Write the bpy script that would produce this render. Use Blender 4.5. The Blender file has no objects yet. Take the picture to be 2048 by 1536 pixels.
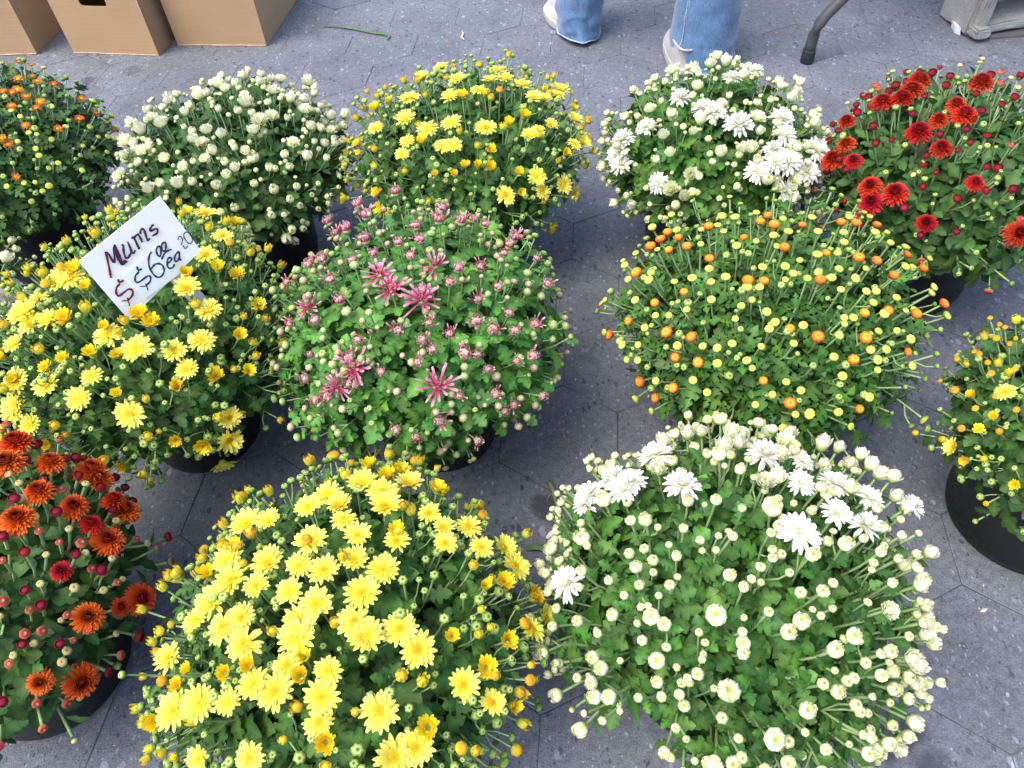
import bpy, math, random
import numpy as np
from mathutils import Vector, Matrix, noise

# ------------------------------------------------------------------ camera, light, exposure
SC = bpy.context.scene
COL = SC.collection
RNG = random.Random(7)
CAM_F, CAM_PITCH, CAM_ROLL, CAM_H = 1528.8, .878, -.080, 1.2

cam_d = bpy.data.cameras.new('camera')
cam_d.sensor_fit = 'HORIZONTAL'; cam_d.sensor_width = 36.0
cam_d.lens = CAM_F * 36.0 / 2048.0
cam_d.clip_start = .02; cam_d.clip_end = 500.0
cam = bpy.data.objects.new('camera', cam_d); COL.objects.link(cam)
cr, sr = math.cos(CAM_ROLL), math.sin(CAM_ROLL)
right = Vector((1, 0, 0)); up0 = Vector((0, math.sin(CAM_PITCH), math.cos(CAM_PITCH)))
fwd = Vector((0, math.cos(CAM_PITCH), -math.sin(CAM_PITCH)))
cx = right * cr + up0 * sr
cy = up0 * cr - right * sr
cam.matrix_world = Matrix(((cx.x, cy.x, -fwd.x, 0), (cx.y, cy.y, -fwd.y, 0), (cx.z, cy.z, -fwd.z, CAM_H), (0, 0, 0, 1)))
SC.camera = cam

SUN_EL, SUN_AZ = math.radians(62), math.radians(-118)      # azimuth from +Y towards +X
wd = bpy.data.worlds.new('World'); SC.world = wd; wd.use_nodes = True
wn = wd.node_tree.nodes; wl = wd.node_tree.links
sky = wn.new('ShaderNodeTexSky'); sky.sky_type = 'NISHITA'; sky.sun_disc = False
sky.sun_elevation = SUN_EL; sky.sun_rotation = SUN_AZ
sky.air_density = 1.0; sky.dust_density = 4.0; sky.ozone_density = 1.0
bgn = wn['Background']; bgn.inputs['Strength'].default_value = .15
wl.new(sky.outputs[0], bgn.inputs['Color'])
sd = bpy.data.lights.new('sun', 'SUN'); sd.energy = .9; sd.angle = math.radians(40); sd.color = (1, .97, .92)
sun = bpy.data.objects.new('sun', sd); COL.objects.link(sun)
sv = Vector((math.sin(SUN_AZ) * math.cos(SUN_EL), math.cos(SUN_AZ) * math.cos(SUN_EL), math.sin(SUN_EL)))
sun.rotation_euler = sv.to_track_quat('Z', 'Y').to_euler(); sun.location = (-4, -2, 6)
SC.view_settings.view_transform = 'Standard'; SC.view_settings.look = 'None'
SC.view_settings.gamma = 1.0; SC.view_settings.use_curve_mapping = False
SC.view_settings.exposure = 1.48

# ------------------------------------------------------------------ helpers
def tag(o, label=None, cat=None, group=None, kind=None):
    if label: o['label'] = label
    if cat: o['category'] = cat
    if group: o['group'] = group
    if kind: o['kind'] = kind
    return o

def empty(name, loc):
    o = bpy.data.objects.new(name, None); o.empty_display_size = .05
    o.location = loc; COL.objects.link(o); return o

def mesh_np(name, V, Fc, cols=None, mat=None, smooth=False):
    """V (n,3) array, Fc list of tuples or (m,k) array"""
    me = bpy.data.meshes.new(name)
    V = np.asarray(V, dtype=np.float32)
    if isinstance(Fc, np.ndarray):
        k = Fc.shape[1]; m = Fc.shape[0]
        me.vertices.add(len(V)); me.vertices.foreach_set('co', V.ravel())
        me.loops.add(m * k); me.loops.foreach_set('vertex_index', Fc.ravel().astype(np.int32))
        me.polygons.add(m); me.polygons.foreach_set('loop_start', np.arange(0, m * k, k, dtype=np.int32))
        me.update(calc_edges=True)
    else:
        me.from_pydata([tuple(v) for v in V], [], [tuple(f) for f in Fc])
    if cols is not None:
        at = me.color_attributes.new('Col', 'FLOAT_COLOR', 'POINT')
        c = np.ones((len(V), 4), dtype=np.float32); c[:, :3] = cols
        at.data.foreach_set('color', c.ravel())
    if smooth: me.polygons.foreach_set('use_smooth', np.ones(len(me.polygons), dtype=bool))
    if mat: me.materials.append(mat)
    me.update()
    return me

def obj(name, me, parent=None, mw=None):
    o = bpy.data.objects.new(name, me)
    COL.objects.link(o)
    if parent is not None: o.parent = parent
    if mw is not None: o.matrix_basis = mw
    return o

class MB:
    def __init__(s): s.v = []; s.f = []; s.c = []
    def add(s, V, F, c=None):
        b = len(s.v); s.v += [tuple(p) for p in V]; s.f += [tuple(i + b for i in q) for q in F]
        if c is not None: s.c += c
    def box(s, lo, hi, R=None):
        x0, y0, z0 = lo; x1, y1, z1 = hi
        V = [Vector(p) for p in ((x0,y0,z0),(x1,y0,z0),(x1,y1,z0),(x0,y1,z0),(x0,y0,z1),(x1,y0,z1),(x1,y1,z1),(x0,y1,z1))]
        if R is not None: V = [R @ p for p in V]
        s.add(V, [(0,3,2,1),(4,5,6,7),(0,1,5,4),(1,2,6,5),(2,3,7,6),(3,0,4,7)])
    def tube(s, P, r, k=6, cap=True):
        P = [Vector(p) for p in P]; n = len(P); V = []; F = []
        rr = r if isinstance(r, (list, tuple)) else [r] * n
        ref = Vector((.31, .17, .93))
        for i in range(n):
            t = (P[min(i + 1, n - 1)] - P[max(i - 1, 0)]).normalized()
            a = t.cross(ref)
            if a.length < .05: a = t.cross(Vector((1, 0, 0)))
            a.normalize(); b = t.cross(a)
            for j in range(k):
                an = 2 * math.pi * j / k
                V.append(P[i] + (a * math.cos(an) + b * math.sin(an)) * rr[i])
        for i in range(n - 1):
            for j in range(k):
                F.append((i*k+j, i*k+(j+1)%k, (i+1)*k+(j+1)%k, (i+1)*k+j))
        if cap: F.append(tuple(range(k))[::-1]); F.append(tuple((n-1)*k+j for j in range(k)))
        s.add(V, F)
    def lathe(s, prof, k=24, wob=None):
        V = []; F = []
        for i, (r, z) in enumerate(prof):
            for j in range(k):
                a = 2 * math.pi * j / k; q = r if wob is None else r * wob(i, a)
                V.append((q * math.cos(a), q * math.sin(a), z))
        for i in range(len(prof) - 1):
            for j in range(k):
                F.append((i*k+j, i*k+(j+1)%k, (i+1)*k+(j+1)%k, (i+1)*k+j))
        s.add(V, F)
    def mesh(s, name, mat, smooth=False):
        me = mesh_np(name, np.array([tuple(p) for p in s.v]), s.f, np.array(s.c) if s.c else None, mat, smooth)
        return me

def bevel(o, w, seg=2, ang=35):
    m = o.modifiers.new('bevel', 'BEVEL'); m.width = w; m.segments = seg; m.limit_method = 'ANGLE'; m.angle_limit = math.radians(ang)

# ------------------------------------------------------------------ materials
class NT:
    def __init__(s, name):
        s.m = bpy.data.materials.new(name); s.m.use_nodes = True
        s.n = s.m.node_tree.nodes; s.l = s.m.node_tree.links
        s.b = s.n['Principled BSDF']; s.out = s.n['Material Output']
    def new(s, t, **kw):
        q = s.n.new(t)
        for k, v in kw.items(): setattr(q, k, v)
        return q
    def put(s, sock, v):
        if hasattr(v, 'is_linked') or hasattr(v, 'links'): s.l.new(v, sock)
        else: sock.default_value = v
    def noise(s, vec, scale, detail=3, rough=.6, dist=0):
        q = s.new('ShaderNodeTexNoise'); s.put(q.inputs['Vector'], vec); q.inputs['Scale'].default_value = scale
        q.inputs['Detail'].default_value = detail; q.inputs['Roughness'].default_value = rough; q.inputs['Distortion'].default_value = dist
        return q.outputs['Fac']
    def maprange(s, v, a, b, c, d, smooth=False):
        q = s.new('ShaderNodeMapRange'); s.put(q.inputs['Value'], v)
        if smooth: q.interpolation_type = 'SMOOTHSTEP'
        for n_, x in zip(('From Min', 'From Max', 'To Min', 'To Max'), (a, b, c, d)): q.inputs[n_].default_value = x
        return q.outputs['Result']
    def mix(s, f, a, b, mode='MIX'):
        q = s.new('ShaderNodeMix', data_type='RGBA', blend_type=mode)
        s.put(q.inputs[0], f); s.put(q.inputs[6], a if not isinstance(a, tuple) else (*a, 1)); s.put(q.inputs[7], b if not isinstance(b, tuple) else (*b, 1))
        return q.outputs[2]
    def math(s, op, a, b=0.0):
        q = s.new('ShaderNodeMath', operation=op); s.put(q.inputs[0], a); s.put(q.inputs[1], b); return q.outputs[0]
    def bump(s, h, dist, strength=1.0):
        q = s.new('ShaderNodeBump'); s.put(q.inputs['Height'], h); q.inputs['Distance'].default_value = dist; q.inputs['Strength'].default_value = strength
        s.l.new(q.outputs[0], s.b.inputs['Normal']); return q
    def col(s, c): s.put(s.b.inputs['Base Color'], c if not isinstance(c, tuple) else (*c, 1))
    def rough(s, r): s.put(s.b.inputs['Roughness'], r)
    def pos(s): return s.new('ShaderNodeNewGeometry').outputs['Position']
    def objc(s): return s.new('ShaderNodeTexCoord').outputs['Object']
    def translucent(s, color, f):
        t = s.new('ShaderNodeBsdfTranslucent'); s.put(t.inputs['Color'], color)
        m = s.new('ShaderNodeMixShader'); m.inputs[0].default_value = f
        s.l.new(s.b.outputs[0], m.inputs[1]); s.l.new(t.outputs[0], m.inputs[2]); s.l.new(m.outputs[0], s.out.inputs[0])

def mat_plain(name, c, r=.6, spec=.5, nz=0, bump=0, scale=40):
    t = NT(name); t.rough(r); t.b.inputs['Specular IOR Level'].default_value = spec
    if nz:
        f = t.noise(t.objc(), scale, 4)
        t.col(t.mix(t.maprange(f, .3, .7, 0, 1), tuple(x*(1-nz) for x in c), tuple(min(1, x*(1+nz)) for x in c)))
        if bump: t.bump(f, bump)
    else: t.col(c)
    return t.m

def mat_petal():
    t = NT('petal'); a = t.new('ShaderNodeVertexColor', layer_name='Col')
    r = t.new('ShaderNodeObjectInfo').outputs['Random']
    hs = t.new('ShaderNodeHueSaturation')
    t.put(hs.inputs['Value'], t.maprange(r, 0, 1, .86, 1.08)); t.put(hs.inputs['Hue'], t.maprange(t.math('FRACT', t.math('MULTIPLY', r, 7.3)), 0, 1, .488, .508))
    t.l.new(a.outputs['Color'], hs.inputs['Color'])
    t.put(t.b.inputs['Base Color'], hs.outputs['Color']); t.rough(.55); t.b.inputs['Specular IOR Level'].default_value = .25
    t.translucent(hs.outputs['Color'], .32)
    return t.m

def mat_leaf(name, c, rnd):
    t = NT(name); a = t.new('ShaderNodeVertexColor', layer_name='Col').outputs['Color']
    f = t.noise(t.pos(), 22, 3)
    base = t.mix(t.maprange(f, .35, .68, 0, 1), (c[0]*.68, c[1]*.74, c[2]*.62), (c[0]*1.25, c[1]*1.22, c[2]*.75))
    base = t.mix(1.0, base, a, 'MULTIPLY')
    if rnd:
        r = t.new('ShaderNodeObjectInfo').outputs['Random']
        hs = t.new('ShaderNodeHueSaturation'); t.l.new(base, hs.inputs['Color'])
        t.put(hs.inputs['Value'], t.maprange(r, 0, 1, .62, 1.45)); t.put(hs.inputs['Hue'], t.maprange(t.math('FRACT', t.math('MULTIPLY', r, 5.7)), 0, 1, .478, .512))
        base = hs.outputs['Color']
    geo = t.new('ShaderNodeNewGeometry')
    base = t.mix(t.math('MULTIPLY', geo.outputs['Backfacing'], .45), base, (c[0]*1.9+.01, c[1]*1.6+.01, c[2]*2.0+.012))
    t.put(t.b.inputs['Base Color'], base); t.rough(.5); t.b.inputs['Specular IOR Level'].default_value = .28
    t.bump(t.noise(t.pos(), 420, 2), .0006)
    t.translucent(base, .15)
    return t.m

def mat_stem(name, c):
    t = NT(name); f = t.noise(t.pos(), 30, 2)
    t.col(t.mix(t.maprange(f, .35, .65, 0, 1), tuple(x*.75 for x in c), tuple(x*1.2 for x in c))); t.rough(.65)
    t.b.inputs['Specular IOR Level'].default_value = .3
    return t.m

def chips(t, p, scale, thr, soft=.04, stretch=None, seedoff=0.0):
    """aggregate chips: a fraction of the voronoi cells, each with an irregular outline"""
    wv = t.new('ShaderNodeTexNoise'); t.put(wv.inputs['Vector'], p); wv.inputs['Scale'].default_value = scale * 1.7; wv.inputs['Detail'].default_value = 2
    va = t.new('ShaderNodeVectorMath', operation='SCALE'); t.l.new(wv.outputs['Color'], va.inputs[0]); va.inputs['Scale'].default_value = .55 / scale
    vb = t.new('ShaderNodeVectorMath', operation='ADD'); t.put(vb.inputs[0], p); t.l.new(va.outputs[0], vb.inputs[1])
    mp = t.new('ShaderNodeMapping'); t.l.new(vb.outputs[0], mp.inputs[0]); mp.inputs['Location'].default_value = (seedoff, seedoff * 1.7, 0)
    mp.inputs['Rotation'].default_value = (0, 0, seedoff); mp.inputs['Scale'].default_value = stretch or (1, 1, .01)
    v = t.new('ShaderNodeTexVoronoi', feature='F1'); t.l.new(mp.outputs[0], v.inputs['Vector']); v.inputs['Scale'].default_value = scale
    sep = t.new('ShaderNodeSeparateColor'); t.l.new(v.outputs['Color'], sep.inputs[0])
    size = t.math('MULTIPLY', t.math('SUBTRACT', sep.outputs[0], 1 - thr), .42 / max(thr, .01))
    d = t.math('SUBTRACT', size, v.outputs['Distance'])
    return t.maprange(d, 0, soft, 0, 1), sep.outputs[1]

def mat_paver(name, joined=False):
    t = NT(name); p = t.pos()
    big = t.noise(p, 1.3, 4, .6); mid = t.noise(p, 14, 5, .65); fine = t.noise(p, 330, 3, .7); grit = t.noise(p, 900, 2, .8)
    c = t.mix(t.maprange(big, .35, .68, 0, 1, True), PAVE_A, PAVE_B)
    c = t.mix(t.maprange(mid, .3, .7, 0, 1), c, PAVE_C)
    if not joined:
        r = t.new('ShaderNodeObjectInfo').outputs['Random']
        c = t.mix(t.maprange(r, 0, 1, 0, .45), c, (.140, .152, .188))
        c = t.mix(t.math('MULTIPLY', t.math('GREATER_THAN', r, .72), .25), c, (.080, .088, .112))
    blot = t.noise(p, 4.5, 5, .7, .6)
    c = t.mix(1.0, c, t.mix(t.maprange(blot, .32, .68, 0, 1), (.80, .80, .79), (1.18, 1.17, 1.18)), 'MULTIPLY')
    c = t.mix(t.maprange(t.noise(p, 2.3, 5, .7, .4), .60, .72, 0, .22), c, (.15, .125, .10))
    c = t.mix(1.0, c, t.mix(t.maprange(t.math('ADD', t.math('MULTIPLY', fine, .55), t.math('MULTIPLY', t.noise(p, 75, 4, .75), .45)), .32, .68, 0, 1), (.40, .40, .42), (1.62, 1.62, 1.58)), 'MULTIPLY')
    c = t.mix(t.maprange(grit, .66, .78, 0, .3), c, (.30, .31, .34))
    dk = None
    for sc_, th, off, cols in ((80, .36, 3.1, ((.026, .028, .045), (.05, .055, .085))), (170, .40, 8.7, ((.03, .032, .045), (.07, .075, .1))),
                               (62, .13, 5.3, ((.20, .23, .29), (.36, .41, .48))), (120, .26, 1.9, ((.21, .24, .29), (.44, .49, .57))),
                               (250, .13, 6.6, ((.22, .25, .30), (.44, .49, .56)))):
        f, rr = chips(t, p, sc_, th, .05, (1.0, .62, .01), off)
        c = t.mix(t.math('MULTIPLY', f, .80 if off in (3.1, 8.7) else .52), c, t.mix(rr, *cols))
    # damp marks and worn stains of their own shape
    wob = t.new('ShaderNodeTexNoise'); t.put(wob.inputs['Vector'], p); wob.inputs['Scale'].default_value = 16; wob.inputs['Detail'].default_value = 4
    for (x, y, rad, s_) in STAINS:
        vs = t.new('ShaderNodeVectorMath', operation='DISTANCE'); t.put(vs.inputs[0], p); vs.inputs[1].default_value = (x, y, 0)
        d = t.math('ADD', vs.outputs['Value'], t.math('MULTIPLY', t.math('SUBTRACT', wob.outputs['Fac'], .5), rad * 2.2))
        c = t.mix(t.maprange(d, rad * .6, rad * 1.1, s_, 0, True), c, (.022, .024, .034))
    t.put(t.b.inputs['Base Color'], c)
    t.rough(t.maprange(mid, .3, .7, .58, .8)); t.b.inputs['Specular IOR Level'].default_value = .45
    h = t.math('ADD', t.math('MULTIPLY', fine, .6), t.math('MULTIPLY', mid, .8))
    t.bump(h, .003)
    return t.m

PAVE_A = (.090, .104, .128); PAVE_B = (.146, .159, .184); PAVE_C = (.116, .129, .153)
STAINS = [(.505, .285, .045, .8), (.545, .235, .03, .7), (.05, .705, .033, .75), (-1.28, 2.40, .03, .6), (-1.15, 2.44, .03, .35), (-.98, 2.1, .09, .3), (-.93, 2.33, .06, .22),
          (1.29, 1.86, .022, .6), (1.34, 1.86, .012, .5), (.83, 2.07, .02, .4), (-.2, 1.95, .1, .15), (.15, 1.15, .12, .25), (1.15, .95, .1, .25)]
M_PETAL = mat_petal()
def mat_pot():
    t = NT('black_plastic'); p = t.pos(); d = t.noise(p, 16, 6, .75); sp = t.noise(p, 160, 3, .7)
    c = t.mix(t.maprange(d, .48, .75, 0, .5), (.011, .011, .013), (.055, .05, .045))
    c = t.mix(t.maprange(sp, .66, .74, 0, .6), c, (.10, .08, .055))
    t.col(c); t.rough(t.maprange(d, .4, .7, .36, .7)); return t.m
M_POT = mat_pot()
M_SOIL = mat_plain('potting_soil', (.028, .02, .014), .95, .2, .5, .004, 90)

def mat_card():
    t = NT('cardboard'); p = t.objc()
    mp = t.new('ShaderNodeMapping'); t.put(mp.inputs[0], p); mp.inputs['Scale'].default_value = (6, 6, 170)
    f = t.noise(mp.outputs[0], 1, 3); g = t.noise(p, 500, 2, .8); b = t.noise(p, 5, 4)
    c = t.mix(t.maprange(b, .3, .7, 0, 1), (.345, .225, .122), (.40, .268, .152))
    c = t.mix(t.maprange(f, .3, .7, 0, .3), c, (.34, .20, .10))
    c = t.mix(t.maprange(g, .35, .65, 0, .35), c, (.48, .32, .19))
    t.col(c); t.rough(.8); t.b.inputs['Specular IOR Level'].default_value = .25; t.bump(f, .0006)
    return t.m
M_CARDB = mat_card()
M_CRUSH = mat_plain('worn_cardboard_edge', (.52, .38, .26), .9, .2, .2, .0004, 300)

def mat_denim():
    t = NT('denim'); p = t.objc()
    mp = t.new('ShaderNodeMapping'); t.put(mp.inputs[0], p); mp.inputs['Scale'].default_value = (1, 1, .07)
    st = t.noise(mp.outputs[0], 520, 3, .7); st2 = t.noise(mp.outputs[0], 110, 3, .6); b = t.noise(p, 9, 4)
    c = t.mix(t.maprange(b, .35, .68, 0, 1), (.030, .080, .175), (.082, .170, .305))
    c = t.mix(t.maprange(st, .42, .72, 0, .65), c, (.19, .30, .46))
    c = t.mix(t.maprange(st2, .35, .6, .4, 0), c, (.05, .10, .22))
    t.col(c); t.rough(.85); t.b.inputs['Specular IOR Level'].default_value = .2; t.b.inputs['Sheen Weight'].default_value = .3
    t.bump(st, .0009)
    return t.m
M_DENIM = mat_denim()
M_THREAD = mat_plain('dark_thread', (.02, .03, .07), .9)
M_SEAM = mat_plain('faded_denim', (.30, .42, .55), .9, .2, .25, .0006, 300)
M_RUBBER = mat_plain('off_white_rubber', (.38, .37, .34), .6, .4, .12, .0003, 60)
M_CANVAS = mat_plain('white_canvas', (.34, .34, .34), .9, .2, .1, .0006, 400)
M_LEG = mat_plain('dark_grey_paint', (.055, .056, .062), .5, .5, .15, .0002, 60)
M_CAP = mat_plain('black_rubber', (.018, .026, .026), .65, .4)
M_TABLE = mat_plain('grey_plastic', (.45, .45, .46), .5)

def mat_block():
    t = NT('concrete'); p = t.objc(); f = t.noise(p, 160, 6, .8); b = t.noise(p, 12, 4)
    c = t.mix(t.maprange(b, .3, .7, 0, 1), (.17, .168, .16), (.30, .30, .295))
    c = t.mix(t.maprange(f, .3, .75, 0, .75), c, (.46, .46, .46))
    t.col(c); t.rough(.95); t.b.inputs['Specular IOR Level'].default_value = .2; t.bump(f, .006)
    return t.m
M_BLOCK = mat_block()
M_METAL = mat_plain('dull_metal', (.10, .10, .11), .4, .5)
M_PALE = mat_plain('pale_plastic', (.62, .68, .72), .6)
M_WHITE = mat_plain('white_card', (.90, .895, .885), .55, .3, .02, 0, 30)
M_PATCH = mat_plain('bluish_white_paper', (.82, .87, .88), .6, .3)
M_STAKE = mat_plain('off_white_plastic', (.62, .62, .64), .6, .3, .05, 0, 40)
M_INK = {'crimson': mat_plain('crimson_marker', (.16, .004, .015), .5), 'navy': mat_plain('navy_marker', (.022, .022, .075), .5),
         'plum': mat_plain('plum_marker', (.055, .008, .05), .5), 'grey': mat_plain('dark_ink', (.045, .04, .08), .5)}

# ------------------------------------------------------------------ pavement
HS = .107 * CAM_H; YAW = -.156; OX, OY = .470, 1.188
R3 = math.sqrt(3)
cyw, syw = math.cos(YAW), math.sin(YAW)
def lat2w(x, y):
    gx, gy = (x + OX) * HS, (y + OY) * HS
    return gx * cyw - gy * syw, gx * syw + gy * cyw

bed = MB(); bed.add([(-60, -60, -.0014), (60, -60, -.0014), (60, 60, -.0014), (-60, 60, -.0014)], [(0, 1, 2, 3)])
M_BED = mat_plain('joint_sand', (.068, .074, .086), .95, .2, .6, 0, 9)
bedm = bed.mesh('pavement', M_BED)
pavement = obj('pavement', bedm); tag(pavement, 'grey hexagonal asphalt block pavement speckled with stone chips', kind='structure')
M_PAV = mat_paver('speckled_asphalt'); M_PAVJ = mat_paver('speckled_asphalt_far', True)

def hexmesh(seed):
    r = random.Random(seed); V = []; gap = .0004
    R = HS - gap / math.cos(math.radians(30))
    outer = []
    for i in range(6):
        a0 = math.radians(60 * i + 30); a1 = math.radians(60 * i + 90)
        p0 = Vector((R * math.cos(a0), R * math.sin(a0))); p1 = Vector((R * math.cos(a1), R * math.sin(a1)))
        for k in range(3):
            q = p0.lerp(p1, k / 3); q *= 1 - abs(r.gauss(0, .0022 if k else .006)); outer.append(q)
    n = len(outer)
    for q in outer: V.append((q.x * .988, q.y * .988, 0))
    for q in outer: V.append((q.x, q.y, -.0006 - abs(r.gauss(0, .0003))))
    for q in outer: V.append((q.x, q.y, -.03))
    F = [tuple(range(n))]
    for i in range(n):
        j = (i + 1) % n
        F.append((i, n + i, n + j, j)); F.append((n + i, 2*n + i, 2*n + j, n + j))
    return V, F
HEX = [hexmesh(s) for s in range(6)]
HEXM = [mesh_np('paver', V, F, None, M_PAV) for V, F in HEX]
cells = []
for j in range(-14, 40):
    for i in range(-30, 34):
        x, y = lat2w(i * R3 + j * R3 / 2 + R3 / 2, j * 1.5 - .5)
        if -3.2 < x < 3.4 and -1.2 < y < 5.5:
            cells.append((abs(x - .0) * .75 + abs(y - 1.5), x, y))
cells.sort()
rp = random.Random(3)
VJ, FJ = [], []
inview = [c for c in cells if .12 < c[2] < 3.25 and abs(c[1] - .0) < .9 + .42 * c[2] + .1]
seen = set(id(c) for c in inview[:300])
for c in cells:
    k = rp.randrange(6)
    M = Matrix.Translation((c[1], c[2], rp.uniform(-.0006, .0003))) @ Matrix.Rotation(YAW + math.pi / 3 * rp.randrange(6), 4, 'Z') @ Matrix.Rotation(rp.gauss(0, .0025), 4, 'X') @ Matrix.Rotation(rp.gauss(0, .0025), 4, 'Y')
    if id(c) in seen:
        obj('paver', HEXM[k], pavement, M)
    else:
        V, F = HEX[k]; b = len(VJ); VJ += [tuple(M @ Vector(v)) for v in V]; FJ += [tuple(q + b for q in f) for f in F]
tag(obj('paver_field', mesh_np('paver_field', np.array(VJ), FJ, None, M_PAVJ), pavement), kind='stuff')

# ------------------------------------------------------------------ flowers and buds
def petal(acc, az, r0, L, W, e0, e1, cup=.25, prof='spat', cols=None, z0=0.0, twist=0.0, nseg=4, spoon=0.0):
    """strip of quads, three columns; e0 and e1 are the rise angles at base and tip"""
    ca, sa = math.cos(az), math.sin(az)
    x = r0; z = z0; V = []; C = []
    dl = L / nseg
    for i in range(nseg + 1):
        t = i / nseg
        if prof == 'spat': w = W * (.35 + 1.25 * t - .78 * t ** 3) if t < .99 else W * .42
        elif prof == 'lance': w = W * math.sin(math.pi * min(.97, .18 + .78 * t)) ** .8
        elif prof == 'quill': w = W * (.42 + .1 * t + (.55 * max(0, t - .55) / .45 if t < .99 else .12))
        else: w = W * (1 - t ** 3 * .8)
        w *= .5
        e = e0 + (e1 - e0) * t
        tw = twist * t
        for s in (-1, 0, 1):
            yy = s * w * math.cos(tw); zz = z + (abs(s) * cup * w * 1.2) + s * w * math.sin(tw)
            xx = x - (0 if s == 0 or i < nseg else dl * .18)
            V.append((xx * ca - yy * sa, xx * sa + yy * ca, zz)); C.append(cols(t) if s else tuple(c * .94 for c in cols(t)))
        x += dl * math.cos(e); z += dl * math.sin(e)
    F = []
    for i in range(nseg):
        a = i * 3
        F.append((a, a+3, a+4, a+1)); F.append((a+1, a+4, a+5, a+2))
    acc.add(V, F, C)

def ramp(*st):
    def f(t):
        for (a, ca), (b, cb) in zip(st[:-1], st[1:]):
            if t <= b:
                k = (t - a) / max(1e-6, b - a); return tuple(x + (y - x) * k for x, y in zip(ca, cb))
        return st[-1][1]
    return f

def ball(acc, prof, k=12, ridge=0.0, nr=6, tw=0.0):
    """prof: (r, z, colour)"""
    V = []; C = []; F = []
    for i, (r, z, c) in enumerate(prof):
        for j in range(k):
            a = 2 * math.pi * j / k + tw * i
            q = r * (1 + ridge * math.cos(nr * a) * (1 if 0 < i < len(prof) - 1 else 0))
            V.append((q * math.cos(a), q * math.sin(a), z)); C.append(tuple(x * (1 + .5 * ridge * math.cos(nr * a)) for x in c))
    for i in range(len(prof) - 1):
        for j in range(k):
            F.append((i*k+j, i*k+(j+1)%k, (i+1)*k+(j+1)%k, (i+1)*k+j))
    n = len(prof) - 1
    F.append(tuple(n*k+j for j in range(k)))
    acc.add(V, F, C)

GRN = (.13, .27, .05); GRP = (.24, .42, .09)
YEL = (.92, .82, .04); YEL2 = (.93, .89, .24); YDK = (.84, .56, .01); YOR = (.78, .28, .008)
WHT = (.88, .88, .84); CRM = (.84, .84, .52); CRD = (.66, .68, .26)
R_ = random.Random(11)

def calyx(acc, r, h, col=GRN, col2=GRP):
    ball(acc, [(r*.25, -h, col), (r*.75, -h*.75, col), (r, -h*.25, col2), (r*.98, h*.15, col2), (r*.6, h*.2, col2)], 10, .08, 5)

def f_daisy(R, rows, colr):
    a = MB(); calyx(a, R*.26, R*.24)
    for (n, L, W, e0, e1, z) in rows:
        ph = R_.random() * 6
        for k in range(n):
            if R_.random() < .04: continue
            petal(a, ph + 2*math.pi*k/n + R_.gauss(0, .06), R*.13, R*L*R_.uniform(.86, 1.06), R*W, e0 + R_.gauss(0, .1), e1 + R_.gauss(0, .16), R_.uniform(.1, .45), 'spat', colr, z*R, R_.gauss(0, .25))
    return a

def f_disc(R, c1, c2):
    d = MB()
    ball(d, [(R*.27, R*.02, c2), (R*.28, R*.07, c2), (R*.24, R*.12, c1), (R*.15, R*.135, c1), (R*.05, R*.12, c2)], 12, .06, 6)
    for i in range(46):                       # the tiny florets of the disc
        rr = R*.25*math.sqrt((i + .5)/46); an = i*2.39996; h = R*.115
        x, y = rr*math.cos(an), rr*math.sin(an); q = R*.022
        d.add([(x-q, y, h), (x, y-q, h), (x+q, y, h), (x, y+q, h), (x, y, h + R*.045)], [(0,1,4), (1,2,4), (2,3,4), (3,0,4)], [c2]*4 + [c1])
    return d

reg_small = None
def variants(n, fn): return [fn(i) for i in range(n)]
FM = {}
def reg(kind, n, fn):
    L = []
    for i in range(n):
        L.append(fn(i).mesh(kind, M_PETAL, True))
    FM[kind] = L

yr = ramp((0, (.88, .72, .02)), (.35, YEL), (1, YEL2))
reg('daisy', 5, lambda i: f_daisy(.0262, [(17, .92, .25, .02 + .13*i, -.18 + .12*i, 0), (15, .80, .24, .2 + .13*i, .05 + .14*i, .02), (9, .52, .2, .5 + .1*i, .5 + .1*i, .04)], yr))
reg('cup', 5, lambda i: f_daisy(.0215, [(15, .85, .26, .62 + .1*i, .75 + .12*i, 0), (13, .78, .24, .85 + .08*i, 1.0, .02), (10, .55, .2, 1.15, 1.3, .03)], ramp((0, YDK), (.5, (.84, .58, .01)), (1, YEL))))
DISC = [f_disc(.0262, (.82, .50, .01), (.78, .36, .005)).mesh('disc', M_PETAL, True) for i in range(2)]

def f_small(i, R=.0125):
    c = (.62, .12, .015) if i < 2 else (.50, .05, .015)
    a = f_daisy(R, [(15, .9, .3, .15 + .2*i, -.1, 0), (13, .78, .3, .4 + .2*i, .1, .02)], ramp((0, (.78, .50, .03)), (.3, (.74, .28, .02)), (1, c)))
    ball(a, [(R*.34, R*.0, (.70, .52, .03)), (R*.34, R*.2, (.74, .60, .05)), (R*.1, R*.3, (.52, .50, .04))], 10)
    return a
def f_dbl(i, R=.0265, c=None, nrow=5):
    a = MB(); calyx(a, R*.3, R*.25)
    cr_ = c or ramp((0, (.74, .76, .40)), (.3, (.85, .85, .74)), (1, WHT))
    for k_ in range(nrow):
        n = int(18 - 2.4*k_); e = -.05 + .3*k_
        ph = R_.random()*6
        for k in range(n):
            petal(a, ph + 2*math.pi*k/n + R_.gauss(0, .1), R*.12, R*(.95 - .13*k_)*R_.uniform(.85, 1.08), R*.24, e + R_.gauss(0, .12), e - .15 + .16*k_ + R_.gauss(0, .16), .3, 'spat', cr_, R*.05*k_, R_.gauss(0, .3))
    return a
reg('dbl', 4, f_dbl)
reg('small', 3, lambda i: f_small(i))
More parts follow.
